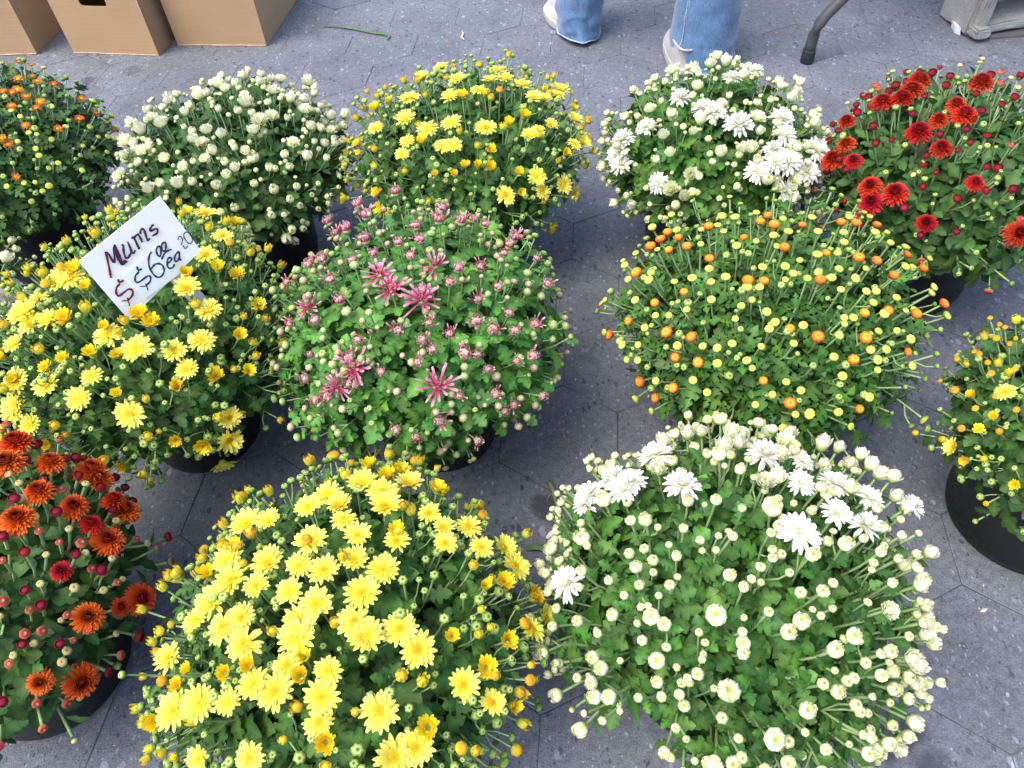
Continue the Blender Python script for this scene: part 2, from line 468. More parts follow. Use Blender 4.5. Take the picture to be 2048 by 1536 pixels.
def f_ybud(i):
    R = .0058 + .0005*i; o = (i % 3 == 1)
    a = f_round(i, R*.95, (.34, .50, .07), (.66, .66, .08), (.80, .60, .05), 1.35, 0, .09, 5)
    cr_ = ramp((0, (.44, .56, .08)), (.45, (.82, .74, .07)), (1, (.84, .40, .03) if o else (.88, .66, .05)))
    for k_ in range(2):
        n = 7; ph = R_.random()*6
        for k in range(n):
            petal(a, ph + 2*math.pi*k/n + R_.gauss(0, .12), R*.66, R*(1.75 + .25*k_)*R_.uniform(.85, 1.2), R*.62, 1.15, 2.05 + R_.gauss(0, .18), .5, 'lance', cr_, -R*.35, R_.gauss(0, .25))
    return a
def f_wcup(i):
    R = .0135*(1 + .12*R_.random()); a = MB(); calyx(a, R*.5, R*.35)
    cr_ = ramp((0, (.56, .66, .20)), (.25, (.78, .80, .38)), (.5, (.90, .90, .60)), (1, (.93, .93, .80)))
    for k_ in range(4):
        n = 13 - 2*k_; ph = R_.random()*6; op = .16*(i % 4)
        for k in range(n):
            petal(a, ph + 2*math.pi*k/n + R_.gauss(0, .08), R*(.42 - .1*k_), R*(1.0 + .05*k_)*R_.uniform(.9, 1.1), R*.42, 1.0 - op + .15*k_, 1.65 - op*1.3 + .1*k_ + R_.gauss(0, .15), .5, 'lance', cr_, -R*.1 + R*.06*k_, R_.gauss(0, .2))
    return a
reg('wcup', 5, f_wcup)

def f_pom(i, R=.0235, dark=0.0, deep=0.0):
    a = MB(); calyx(a, R*.3, R*.3)
    dark = max(dark, deep)
    for k_ in range(8):
        n = int(30 - 2.4*k_); e = -.25 + .2*k_; ph = R_.random()*6
        m = max(0, k_ - 2)/5
        tip = tuple(x + (y - x)*m for x, y in zip((.88 - .34*dark, .165 - .13*dark, .02), (.28, .010, .016)))
        bas = tuple(x*.75 for x in ((.70, .085, .012) if k_ < 4 else (.22, .006, .012)))
        for k in range(n):
            petal(a, ph + 2*math.pi*k/n + R_.gauss(0, .08), R*.12, R*(.93 - .10*k_)*R_.uniform(.93, 1.04), R*.19, e + R_.gauss(0, .08), e + .05 + .14*k_, .55, 'spat', ramp((0, bas), (.55, tuple((x + y)/2 for x, y in zip(bas, tip))), (1, tip)), R*.05*k_, 0, 3)
    return a
reg('pom', 4, f_pom)
reg('pomr', 4, lambda i: f_pom(i, .0205, .7 if i % 2 else 1.0))
reg('pomd', 3, lambda i: f_pom(i, .018, 1.0))
def f_btn(i, R=.0088):
    a = MB(); calyx(a, R*.6, R*.75); s = 1 + .1*i
    d1 = (.24, .010, .022); d2 = (.36, .03, .045); d3 = (.18, .006, .016)
    for k_ in range(4):
        n = 18 - 3*k_; ph = R_.random()*6
        for k in range(n):
            petal(a, ph + 2*math.pi*k/n, R*(.5 - .06*k_)*s, R*(.95 - .16*k_), R*.32, .75 - .15*k_ + .12*i, 2.5 - .12*k_, .5, 'lance', ramp((0, d1), (.5, d2), (1, d3)), R*(-.25 + .13*k_), 0, 4)
    ball(a, [(R*.55, -R*.3, d1), (R*.75, 0, d1), (R*.6, R*.42, d1), (R*.15, R*.46, d1)], 10)
    return a
reg('btn', 4, f_btn)

MAG = (.44, .018, .10); MAGL = (.58, .09, .21); PNK = (.76, .42, .50)
def f_spider(i, R=.030):
    a = MB(); calyx(a, R*.2, R*.2)
    for k_, (n, L, e) in enumerate(((12, 1.0, .1), (9, .8, .4), (8, .5, .8))):
        ph = R_.random()*6
        for k in range(n):
            if R_.random() < .12: continue
            petal(a, ph + 2*math.pi*k/n + R_.gauss(0, .14), R*.08, R*L*R_.uniform(.7, 1.1), R*.17, e + R_.gauss(0, .18), e + R_.gauss(.05, .3), .55, 'quill', ramp((0, MAG), (.45, MAGL if R_.random() < .5 else MAG), (1, PNK)), R*.04*k_, R_.gauss(0, .5), 5)
    for k in range(22):
        petal(a, R_.random()*6.3, R*.03*R_.random(), R*.26, R*.07, 1.0 + R_.gauss(0, .25), 1.6, .5, 'quill', ramp((0, MAG), (.6, (.5, .09, .18)), (1, (.8, .62, .5))), R*.06, 0, 3)
    return a
reg('spider', 4, f_spider)
def f_half(i, R=.0122):
    a = MB(); calyx(a, R*.55, R*.5, GRN, (.34, .44, .2)); 
    for k_ in range(3):
        n = 13 - 2*k_; ph = R_.random()*6
        for k in range(n):
            lg = 1.7 if (R_.random() < .12 and i > 1) else 1.0
            petal(a, ph + 2*math.pi*k/n + R_.gauss(0, .12), R*(.4 - .08*k_), R*(.95 - .1*k_)*lg*R_.uniform(.8, 1.15), R*.3, .7 + .2*k_ + R_.gauss(0, .2), (2.3 if lg == 1 else .6) + R_.gauss(0, .3), .6, 'quill', ramp((0, MAG), (.55, (.50, .05, .15)), (1, (.82, .58, .56))), R*.05*k_, R_.gauss(0, .4), 4)
    ball(a, [(R*.45, 0, MAG), (R*.5, R*.3, (.6, .2, .3)), (R*.42, R*.5, (.78, .7, .5)), (R*.15, R*.58, (.74, .78, .45))], 12, .16, 6)
    return a
reg('half', 6, f_half)

def f_ybtn(i, R=.0074, rim=(.50, .60, .08), top=(.78, .80, .16), cen=(.56, .66, .12), pet=None):
    a = MB(); R *= 1 + .05*i; calyx(a, R*.72, R*.7, GRN, (.34, .46, .16))
    ball(a, [(R*.7, -R*.3, rim), (R, -R*.02, rim), (R*1.02, R*.16, rim), (R*.92, R*.40, top), (R*.70, R*.56, top), (R*.5, R*.52, cen), (R*.34, R*.56, cen), (R*.12, R*.62, top)], 16, .05, 8)
    if pet:
        n = 16
        for k in range(n):
            petal(a, 2*math.pi*k/n + R_.gauss(0, .08), R*.75, R*R_.uniform(.42, .6), R*.38, .8, 2.0, .4, 'lance', pet, 0, 0, 3)
    return a
reg('ybtn', 3, f_ybtn)
reg('obtn', 4, lambda i: f_ybtn(i, .0086, (.58, .10, .012), (.78, .24, .018), (.80, .48, .05), ramp((0, (.70, .20, .01)), (1, ((.62, .07, .015) if i > 0 else (.80, .34, .02))))))
def f_round(i, R, lo, hi, tip, h=1.0, dim=0.0, ridge=.07, nr=6):
    a = MB(); calyx(a, R*.8, R*.6, GRN, lo)
    pr = [(R*.55, -R*.55, lo), (R*.92, -R*.15, lo), (R, R*.15*h, hi), (R*.88, R*.5*h, hi), (R*.6, R*.82*h, tip)]
    if dim: pr += [(R*.38, R*.9*h, tip), (R*.2, R*(.9 - dim)*h, tuple(x*.8 for x in lo))]
    else: pr += [(R*.3, R*.98*h, tip), (R*.08, R*1.05*h, tip)]
    ball(a, pr, 14, ridge, nr, .12)
    return a
reg('gbud', 4, lambda i: f_round(i, .0040 + .0006*i, (.12, .26, .04), (.24, .42, .08), (.52, .62, .20), .9, .08, .16, 6))
reg('ybud', 5, f_ybud)
reg('oybud', 4, lambda i: f_round(i, .0062 + .0006*i, (.66, .56, .06), (.84, .54, .03), (.80, .32, .02), 1.15, .08, .12, 7))
def f_cbud(i):
    R = .0064 + .0009*i
    a = f_round(i, R*.92, (.46, .60, .16), (.80, .82, .44), (.70, .76, .30), 1.0, .25, .07, 5)
    cr_ = ramp((0, (.50, .64, .18)), (.35, (.84, .86, .50)), (1, (.94, .94, .74)))
    for k_ in range(2):
        n = 8 - k_; ph = R_.random()*6
        for k in range(n):
            petal(a, ph + 2*math.pi*k/n + R_.gauss(0, .1), R*(.62 - .1*k_), R*(1.5 + .1*k_)*R_.uniform(.85, 1.15), R*.72, .95, 2.65 + R_.gauss(0, .22), .5, 'lance', cr_, -R*.45 + R*.12*k_, R_.gauss(0, .25))
    return a
reg('cbud', 5, f_cbud)
reg('cbud_plain', 4, lambda i: f_round(i, .0070 + .0007*i, (.54, .64, .20), (.82, .82, .46), (.86, .86, .56), 1.05, .2, .07, 5))
reg('cgbud', 3, lambda i: f_round(i, .0046 + .0006*i, (.34, .48, .12), (.66, .72, .34), (.76, .78, .46), 1.0, .2, .09, 6))
reg('rbud', 3, lambda i: f_round(i, .0056 + .0006*i, (.42, .50, .14), ((.58, .16, .08) if i else (.66, .60, .28)), ((.38, .03, .04) if i else (.66, .5, .2)), .8, .25, .08, 6))
reg('pbud', 4, lambda i: f_round(i, .0056 + .0006*i, (.14, .30, .06), ((.28, .42, .12) if i % 2 else (.46, .26, .22)), ((.50, .58, .28)), .9, 0, .16, 7))
BUDS = {'gbud', 'ybud', 'oybud', 'cbud', 'cgbud', 'rbud', 'pbud', 'ybtn', 'btn'}
PARTNAME = {'gbud': 'green_bud', 'cgbud': 'green_bud'}

# ------------------------------------------------------------------ leaves
def leaf_mesh(kind, seed):
    r = random.Random(seed)
    if kind == 'oak': out = [(0, .03), (.14, .05), (.26, .25), (.36, .30), (.40, .16), (.52, .34), (.64, .36), (.68, .20), (.82, .22), (.93, .12), (1.0, 0)]
    elif kind == 'cut': out = [(0, .02), (.2, .04), (.30, .26), (.42, .24), (.42, .09), (.54, .28), (.68, .24), (.64, .10), (.80, .16), (.92, .08), (1.05, 0)]
    else: out = [(0, .02), (.15, .04), (.3, .13), (.45, .19), (.6, .24), (.70, .21), (.74, .15), (.86, .14), (.95, .08), (.98, .05), (1.0, 0)]
    mid = [0, .15, .28, .38, .42, .54, .64, .70, .82, .93, 1.0]
    V = []; C = []; fold = r.uniform(.15, .5); droop = r.uniform(.1, .45)
    n = len(out)
    for i in range(n):
        x = min(mid[i], out[-1][0]); V.append((x, 0, -droop*x*x)); C.append((1.55, 1.45, 1.3))
    for s in (-1, 1):
        for i in range(1, n - 1):
            x, w = out[i]; w *= r.uniform(.85, 1.15)
            V.append((x, s*w, fold*w*.8 - droop*x*x - w*w*.7 + r.gauss(0, .012))); C.append((.86, .9, .88))
    F = []
    for si, s in enumerate((-1, 1)):
        b = n + si*(n - 2)
        for i in range(n - 1):
            o0 = b + i - 1 if i > 0 else None; o1 = b + i if i < n - 2 else None
            if o0 is None: q = (i, o1, i + 1)
            elif o1 is None: q = (i, o0, i + 1)
            else: q = (i, o0, o1, i + 1)
            if s > 0: q = q[::-1]
            F += [q] if len(q) == 3 else [(q[0], q[1], q[2]), (q[0], q[2], q[3])]
    return np.array(V), np.array(F), np.array(C)
LEAF = {k: [leaf_mesh(k, 10*j + s) for s in range(4)] for j, k in enumerate(('oak', 'cut', 'oval'))}

# ------------------------------------------------------------------ the pot and the plant
def pot_meshes():
    p = MB()
    p.lathe([(.001, .004), (.108, .004), (.112, .0), (.116, .004), (.131, .165), (.137, .165), (.138, .167), (.140, .196), (.139, .1985), (.136, .1985), (.134, .190), (.128, .150), (.120, .02), (.001, .02)], 48)
    body = p.mesh('pot', M_POT, False)
    body.polygons.foreach_set('use_smooth', np.ones(len(body.polygons), dtype=bool))
    s = MB(); s.lathe([(.001, .172), (.05, .174), (.10, .170), (.129, .165)], 32, lambda i, a: 1)
    so = s.mesh('soil', M_SOIL, True)
    return body, so
POTM, SOILM = pot_meshes()

def frame(o, z, x=None, spin=0.0, s=1.0):
    z = z.normalized(); x = (x or Vector((1, 0, 0)))
    x = x - z*x.dot(z)
    if x.length < 1e-3: x = Vector((0, 1, 0)) - z*z.y
    x.normalize(); y = z.cross(x)
    if spin:
        c_, s_ = math.cos(spin), math.sin(spin); x, y = x*c_ + y*s_, y*c_ - x*s_
    return Matrix(((x.x*s, y.x*s, z.x*s, o.x), (x.y*s, y.y*s, z.y*s, o.y), (x.z*s, y.z*s, z.z*s, o.z), (0, 0, 0, 1)))

CAMP = Vector((0, 0, CAM_H))
def plant(key, label, spec):
    bx, by, zc, R, Rz = PL[key]
    rr = random.Random(sum(ord(c)*(i+3) for i, c in enumerate(key)))
    root = empty('potted_chrysanthemum', (bx, by, 0))
    tag(root, label, 'potted plant', 'potted chrysanthemums standing on the pavement')
    ps = spec.get('pot', 1.0)
    po = obj('pot', POTM, root, Matrix.Rotation(rr.random()*6, 4, 'Z')); po.scale = (ps, ps, ps)
    so = obj('soil', SOILM, root); so.scale = (ps, ps, ps)
    C = Vector((0, 0, zc))
    camd = CAMP - Vector((bx, by, zc)); 
    lk = LEAF[spec.get('leaf', 'oak')]; LM = spec['_lm']
    fr = spec.get('frac', .90)          # how far the foliage reaches under the flower heads
    seed3 = Vector((rr.random()*50, rr.random()*50, 0))
    tips = []                           # (pos, kind, scale)
    for it in FL[key]:
        tips.append((Vector((it[1]/1000, it[2]/1000, it[3]/1000)), it[0], 1.0))
    ntip = spec.get('n', 190); kinds = spec['fill']
    names = [k for k, w in kinds]; ws = [w for k, w in kinds]
    grid = [t[0].copy() for t in tips]
    for i in range(ntip*2):
        ct = 1 - (i + .5)/(ntip*2)*1.38          # down to a little below the equator
        th = math.acos(ct); ph = i*2.39996 + rr.gauss(0, .12)
        th = min(1.98, max(0, th + rr.gauss(0, .04)))
        nz = noise.noise(Vector((math.cos(ph)*math.sin(th)*2.2, math.sin(ph)*math.sin(th)*2.2, math.cos(th)*2.2)) + seed3)
        rad = 1 + .12*nz + rr.gauss(0, .024) + (rr.uniform(.05, .12) if rr.random() < .03 and th < 1.1 else 0)
        p = C + Vector((R*math.sin(th)*math.cos(ph)*rad, R*math.sin(th)*math.sin(ph)*rad, Rz*math.cos(th)*rad))
        zm = spec.get('zmin', .085)
        if p.z < zm: p.z = zm + rr.uniform(0, .04)
        if 'gap' in spec and th > 1.3 and abs((math.degrees(ph) - spec['gap'][0] + 180) % 360 - 180) < spec['gap'][1]: continue
        if i % 2 == 0:
            if min([(p - g).length for g in grid[:len(FL[key])]] or [9]) < spec.get('clear', .020): continue
            if key == 'yleft':
                wv = p + Vector((bx, by, 0)) - Vector(SIGN['o']); dv = (CAMP - Vector(SIGN['o'])).normalized(); al = wv.dot(dv)
                if al > -.03 and (wv - dv*al).length < .082: continue
            k = rr.choices(names, ws)[0]
            tips.append((p, k, rr.uniform(.88, 1.12)))
        elif rr.random() < spec.get('side', .45):
            tips.append((p*1.0, 'LEAFY', 1.0))
    stems = MB(); VL = []; leaves = []
    small = MB()
    flowers = []
    for (p, kind, sc_) in tips:
        rad = Vector(((p.x)/(R*R), (p.y)/(R*R), (p.z - zc)/(Rz*Rz))).normalized()
        hh = max(0, min(1, (p.z - (zc - .06))/(Rz + .04)))
        n = (rad*.75 + Vector((0, 0, .12 + spec.get('up', .8)*hh)) + Vector((rr.gauss(0, .12), rr.gauss(0, .12), rr.gauss(0, .08)))).normalized()
        an = math.atan2(p.y, p.x) + rr.gauss(0, .3); q = rr.uniform(.01, .07)
        r0 = Vector((math.cos(an)*q, math.sin(an)*q, .165))
        tip = p if kind != 'LEAFY' else C + (p - C)*(fr - .03 + rr.gauss(0, .02))
        base_in = .012 if kind in ('daisy', 'dbl', 'pom', 'spider') else .006
        te = tip - n*base_in
        Ls = (te - r0).length
        c1 = r0 + Vector((math.cos(an)*.25, math.sin(an)*.25, .55)).normalized()*Ls*.35
        c2 = te - n*Ls*.30
        P = []
        for i in range(8):
            t = i/7; P.append(r0*(1-t)**3 + c1*3*t*(1-t)**2 + c2*3*t*t*(1-t) + te*t**3)
        th_ = .00135*spec.get('thick', 1.0)
        stems.tube(P[1:], [th_*1.5, th_*1.3, th_*1.2, th_*1.1, th_, th_, th_*1.1], 4, False)
        # leaves
        bare = spec.get('bare', .035)*rr.uniform(.6, 1.3)*(.5 + .55*hh) if kind != 'LEAFY' else .0
        nl = spec.get('nl', 8) if kind != 'LEAFY' else spec.get('nl', 8) + 3
        az = rr.random()*6
        for k in range(nl):
            t = 1 - (bare + (Ls*.62 - bare)*(k/nl)**.9*1.0 + rr.uniform(0, .008))/max(Ls, .05)
            if t < .12: continue
            a = r0*(1-t)**3 + c1*3*t*(1-t)**2 + c2*3*t*t*(1-t) + te*t**3
            tn = ((c1 - r0)*3*(1-t)**2 + (c2 - c1)*6*t*(1-t) + (te - c2)*3*t*t).normalized()
            az += 2.4 + rr.gauss(0, .3)
            b1 = tn.cross(Vector((.3, .2, .9))).normalized(); b2 = tn.cross(b1)
            out = b1*math.cos(az) + b2*math.sin(az)
            out = (out + rad*.25 + Vector((0, 0, -.05))).normalized()
            op = min(1.0, .35 + .25*k) if kind == 'LEAFY' else min(1.15, .7 + .12*k)
            d = (tn*math.cos(op*1.25) + out*math.sin(op*1.25)).normalized()
            nn = (tn - d*tn.dot(d)); 
            nn = (nn.normalized() + rad*.5 + Vector((0, 0, .25)) + Vector((rr.gauss(0, .22), rr.gauss(0, .22), rr.gauss(0, .22))))
            nn = nn - d*nn.dot(d); nn.normalize()
            size = spec.get('ls', .042)*rr.uniform(.7, 1.2)*(.62 if (k == 0) else (.82 if k == 1 else 1.0))
            y = nn.cross(d)
            w = spec.get('lw', 1.0)*rr.uniform(.85, 1.15)
            M = Matrix(((d.x*size, y.x*size*w, nn.x*size, a.x), (d.y*size, y.y*size*w, nn.y*size, a.y), (d.z*size, y.z*size*w, nn.z*size, a.z), (0, 0, 0, 1)))
            mid = a + d*size*.5
            if mid.z < .012: continue
            depth = Vector((mid.x/R, mid.y/R, (mid.z - zc)/Rz)).length
            tc = (CAMP - Vector((bx, by, 0)) - mid).normalized()
            face = max(.15, abs(nn.dot(tc)))
            side = Vector((mid.x, mid.y, mid.z - zc + .04)).normalized().dot(tc)
            score = size*face*min(1, depth)**3*(1 if side > .1 else max(0, .3 + side))
            leaves.append((score, rr.randrange(4), M))
        if kind == 'LEAFY': continue
        flowers.append((te + n*base_in*.9, n, kind, sc_, rad))
        # smaller buds on side shoots
        if rr.random() < spec.get('sprig', .5):
            for _ in range(rr.choice((1, 1, 2))):
                t = rr.uniform(.72, .92)
                a = r0*(1-t)**3 + c1*3*t*(1-t)**2 + c2*3*t*t*(1-t) + te*t**3
                o2 = Vector((rr.gauss(0, 1), rr.gauss(0, 1), rr.gauss(0, .5))); o2 = (o2 - n*o2.dot(n)).normalized()
                e = a + n*(Ls*(1 - t) - rr.uniform(.002, .014)) + o2*rr.uniform(.012, .024)
                stems.tube([a, a.lerp(e, .5) + o2*.004, e], th_*.8, 4, False)
                flowers.append((e + n*.003, (n + o2*.35).normalized(), spec.get('small', 'gbud'), rr.uniform(.8, 1.15), rad))
    so_ = obj('stems', stems.mesh('stems', spec['_sm'], True), root); tag(so_, kind='stuff')
    # leaves: the 300 that show largest one by one, the rest as foliage
    leaves.sort(key=lambda q: -q[0])
    for sc_, k, M in leaves[:298]:
        obj('leaf', LM[k], root, M)
    rest = leaves[298:]
    VV = []; FF = []; CC = []; off = 0
    for k in range(4):
        Ms = np.array([np.array(M) for s_, kk, M in rest if kk == k])
        if not len(Ms): continue
        V, F, Cc = lk[k]; Vh = np.c_[V, np.ones(len(V))]
        W = np.einsum('nij,vj->nvi', Ms, Vh)[:, :, :3]; m = len(Ms)
        VV.append(W.reshape(-1, 3)); FF.append((F[None] + (np.arange(m)*len(V))[:, None, None]).reshape(-1, 3) + off)
        rn = np.array([[rr.uniform(.68, 1.4)]*3 for _ in range(m)]); rn[:, 0] *= [rr.uniform(.9, 1.25) for _ in range(m)]
        CC.append((Cc[None]*rn[:, None, :]).reshape(-1, 3)); off += m*len(V)
    fo = obj('foliage', mesh_np('foliage', np.concatenate(VV), np.concatenate(FF), np.concatenate(CC), spec['_lmj'], True), root); tag(fo, kind='stuff')
    # flower heads and buds
    mp = spec.get('map', {})
    cnt = 0; JB = MB()
    def vis(q):
        tc = (CAMP - Vector((bx, by, 0)) - q[0]).normalized()
        return -q[4].dot(tc)
    flowers.sort(key=vis)
    if key == 'wfront':
        fx = []
        for a_, b_, c_, d_, e_ in flowers:
            tc = (CAMP - Vector((bx, by, 0)) - a_).normalized()
            if c_ == 'cup' and b_.dot(tc) > .78: c_, d_ = 'cbud', 1.35*d_
            fx.append((a_, b_, c_, d_, e_))
        flowers = fx
    for (c, n, kind, sc_, rad) in flowers:
        kind = mp.get(kind, kind)
        ms = FM[kind]
        if kind == 'dbl' or kind == 'daisy':
            n = (n + rad*.12).normalized()
        M = frame(c, n, None, rr.random()*6.28, sc_*spec.get('fs', {}).get(kind, 1.0)*(rr.uniform(.80, 1.14) if kind in BUDS else rr.uniform(.80, 1.2))) @ Matrix.Diagonal((rr.uniform(.9, 1.1), 1, rr.uniform(.8, 1.2), 1))
        if kind in BUDS:
            cnt += 1
            if cnt > 292:
                me_ = ms[rr.randrange(len(ms))]; ca = me_.color_attributes['Col'].data
                JB.add([M @ v.co for v in me_.vertices], [tuple(p_.vertices) for p_ in me_.polygons], [tuple(c_.color)[:3] for c_ in ca]); continue
            obj('bud', ms[rr.randrange(len(ms))], root, M)
        else:
            fo_ = obj('flower', ms[rr.randrange(len(ms))], root, M)
            if kind == 'daisy': obj('flower_centre', DISC[rr.randrange(2)], fo_)
    if JB.v: tag(obj('far_side_buds', JB.mesh('far_side_buds', M_PETAL, True), root), kind='stuff')
    print(key, 'leaves', len(leaves), 'heads', len(flowers))
    return root

def lmats(spec, key):
    c = spec['lc']
    mj = mat_leaf('leaf_' + spec['tone'], c, False); m1 = mat_leaf('single_leaf_' + spec['tone'], c, True)
    spec['_lmj'] = mj; spec['_lm'] = [mesh_np('leaf', V, F, Cc, m1, True) for V, F, Cc in LEAF[spec.get('leaf', 'oak')]]
    spec['_sm'] = mat_stem('stem_' + spec['tone'], spec.get('sc', (.24, .36, .15)))
    return spec

G1 = (.042, .115, .034); G2 = (.040, .120, .028); G3 = (.060, .185, .046)
SPECS = [
 ('yfront', 'big plant nearest the camera, crowded on its left with open yellow daisy flowers', dict(tone='a', lc=G1, n=270, sprig=.8, bare=.045, clear=.012, frac=.88, fill=[('ybud', 4), ('gbud', 7), ('oybud', 1)], small='gbud', ls=.040, fs={'daisy': .73, 'cup': .74, 'ybud': .85})),
 ('wfront', 'big plant at front right, round cream buds with a few open white flowers', dict(tone='b', lc=(.044, .128, .034), n=330, sprig=.45, bare=.026, clear=.014, fill=[('cbud', 8), ('cgbud', 3)], small='cgbud', ls=.034, nl=7, map={'cup': 'wcup'}, lw=1.1, thick=1.3, fs={'dbl': .78, 'wcup': .85, 'cbud': .88}, gap=(-130, 13), frac=.92)),
 ('redfront', 'orange red flowers with dark centres above a black pot at bottom left', dict(tone='c', lc=(.038, .100, .030), leaf='oval', n=120, up=1.2, side=.98, nl=10, sprig=.25, bare=.05, zmin=.06, fs={'pom': .84, 'pomd': .82, 'rbud': .9, 'btn': .95}, fill=[('rbud', 5), ('gbud', 2)], small='rbud', ls=.046, lw=1.3, thick=1.6, clear=.03, frac=.86)),
 ('pink', 'bright green bushy plant with pink spidery flowers in the middle', dict(tone='d', lc=G3, n=170, sprig=.6, bare=.016, clear=.014, fill=[('pbud', 5), ('gbud', 2)], small='pbud', ls=.037, nl=11, side=.6, lw=1.1, frac=.95, pot=.92, fs={'half': .93, 'pbud': .9})),
 ('yleft', 'yellow flowered plant with the handwritten price sign stuck in it', dict(tone='e', lc=G1, n=300, sprig=.8, bare=.05, clear=.012, up=1.2, frac=.88, pot=.86, zmin=.05, fill=[('ybud', 4), ('gbud', 6), ('oybud', .6)], small='gbud', ls=.038, fs={'daisy': .78, 'cup': .78, 'ybud': .92})),
 ('orange', 'wide plant dotted with small yellow and orange button heads on long stems', dict(tone='f', lc=(.045, .125, .032), leaf='cut', n=90, sprig=.5, bare=.055, up=.7, side=.7, clear=.024, fill=[('ybtn', 3), ('gbud', 4)], small='gbud', ls=.050, nl=13, thick=1.2, frac=.92, fs={'ybtn': .78, 'obtn': .84})),
 ('yright', 'dark green plant in a black pot cut off by the right edge, few yellow blooms', dict(tone='g', lc=(.032, .088, .030), n=170, sprig=.5, bare=.025, clear=.016, fill=[('gbud', 6), ('ybud', 1.5), ('oybud', .3)], small='gbud', ls=.038, lw=1.2, pot=1.05, zmin=.14, fs={'cup': .56, 'daisy': .68, 'oybud': .68, 'ybud': .8})),
 ('yback', 'tall yellow plant in the back row behind the pink flowered one', dict(tone='h', lc=G1, n=250, sprig=.8, up=1.0, frac=.88, bare=.045, clear=.016, fill=[('ybud', 4), ('gbud', 6), ('oybud', 1.2)], small='gbud', ls=.040, fs={'daisy': .73, 'cup': .74, 'ybud': .85})),
 ('wback', 'snowy white flowered plant in the back row in front of the jeans leg', dict(tone='i', lc=G2, n=200, side=.6, nl=9, sprig=.6, bare=.03, clear=.014, fill=[('cbud', 6), ('cgbud', 3)], small='cgbud', ls=.044, map={'cup': 'wcup'}, fs={'wcup': .92, 'dbl': .92})),
 ('redback', 'dark red and orange pompon plant at the right end of the back row', dict(tone='j', lc=(.040, .105, .034), leaf='oval', n=170, up=1.0, side=.9, nl=10, sprig=.5, bare=.045, clear=.022, fill=[('rbud', 4), ('gbud', 3), ('btn', 3)], small='gbud', ls=.042, lw=1.25, thick=1.2, frac=.90, map={'pom': 'pomr'})),
 ('cream', 'plant full of pale cream buds in the back row behind the price sign', dict(tone='k', lc=(.034, .092, .032), leaf='oval', n=230, side=.7, nl=9, sprig=.6, bare=.03, clear=.014, fill=[('cbud', 7), ('cgbud', 3)], small='cgbud', ls=.046, lw=1.3, map={'cup': 'wcup'}, fs={'wcup': .95})),
 ('otl', 'sparse small orange flowers and pale curled buds, back row at the far left', dict(tone='l', lc=(.046, .118, .042), leaf='cut', n=170, side=.8, nl=10, sprig=.5, bare=.035, clear=.018, fill=[('gbud', 6), ('ybtn', 1)], small='gbud', ls=.055, lw=1.1, fs={'ybtn': .72, 'small': .84}, sc=(.30, .42, .26))),
 ('wleft', 'white flowered plant almost wholly cut off by the left edge', dict(tone='m', lc=G2, n=130, sprig=.4, bare=.03, fill=[('cbud', 3), ('cgbud', 3)], small='cgbud', ls=.044, map={'cup': 'wcup'})),
]
PL = {"pink":[-0.142,0.9,0.265,0.252,0.19],"yback":[-0.052,1.43,0.26,0.255,0.165],"wback":[0.457,1.37,0.25,0.232,0.16],"redback":[0.875,1.205,0.27,0.255,0.185],"orange":[0.432,0.875,0.26,0.265,0.175],"wfront":[0.255,0.405,0.255,0.243,0.168],"yfront":[-0.234,0.385,0.26,0.243,0.172],"redfront":[-0.765,0.485,0.26,0.245,0.2],"yleft":[-0.605,0.935,0.27,0.262,0.195],"cream":[-0.56,1.465,0.25,0.25,0.152],"otl":[-1.09,1.53,0.27,0.25,0.2],"yright":[0.855,0.615,0.24,0.215,0.15],"wleft":[-1.1,1.06,0.26,0.225,0.17]}
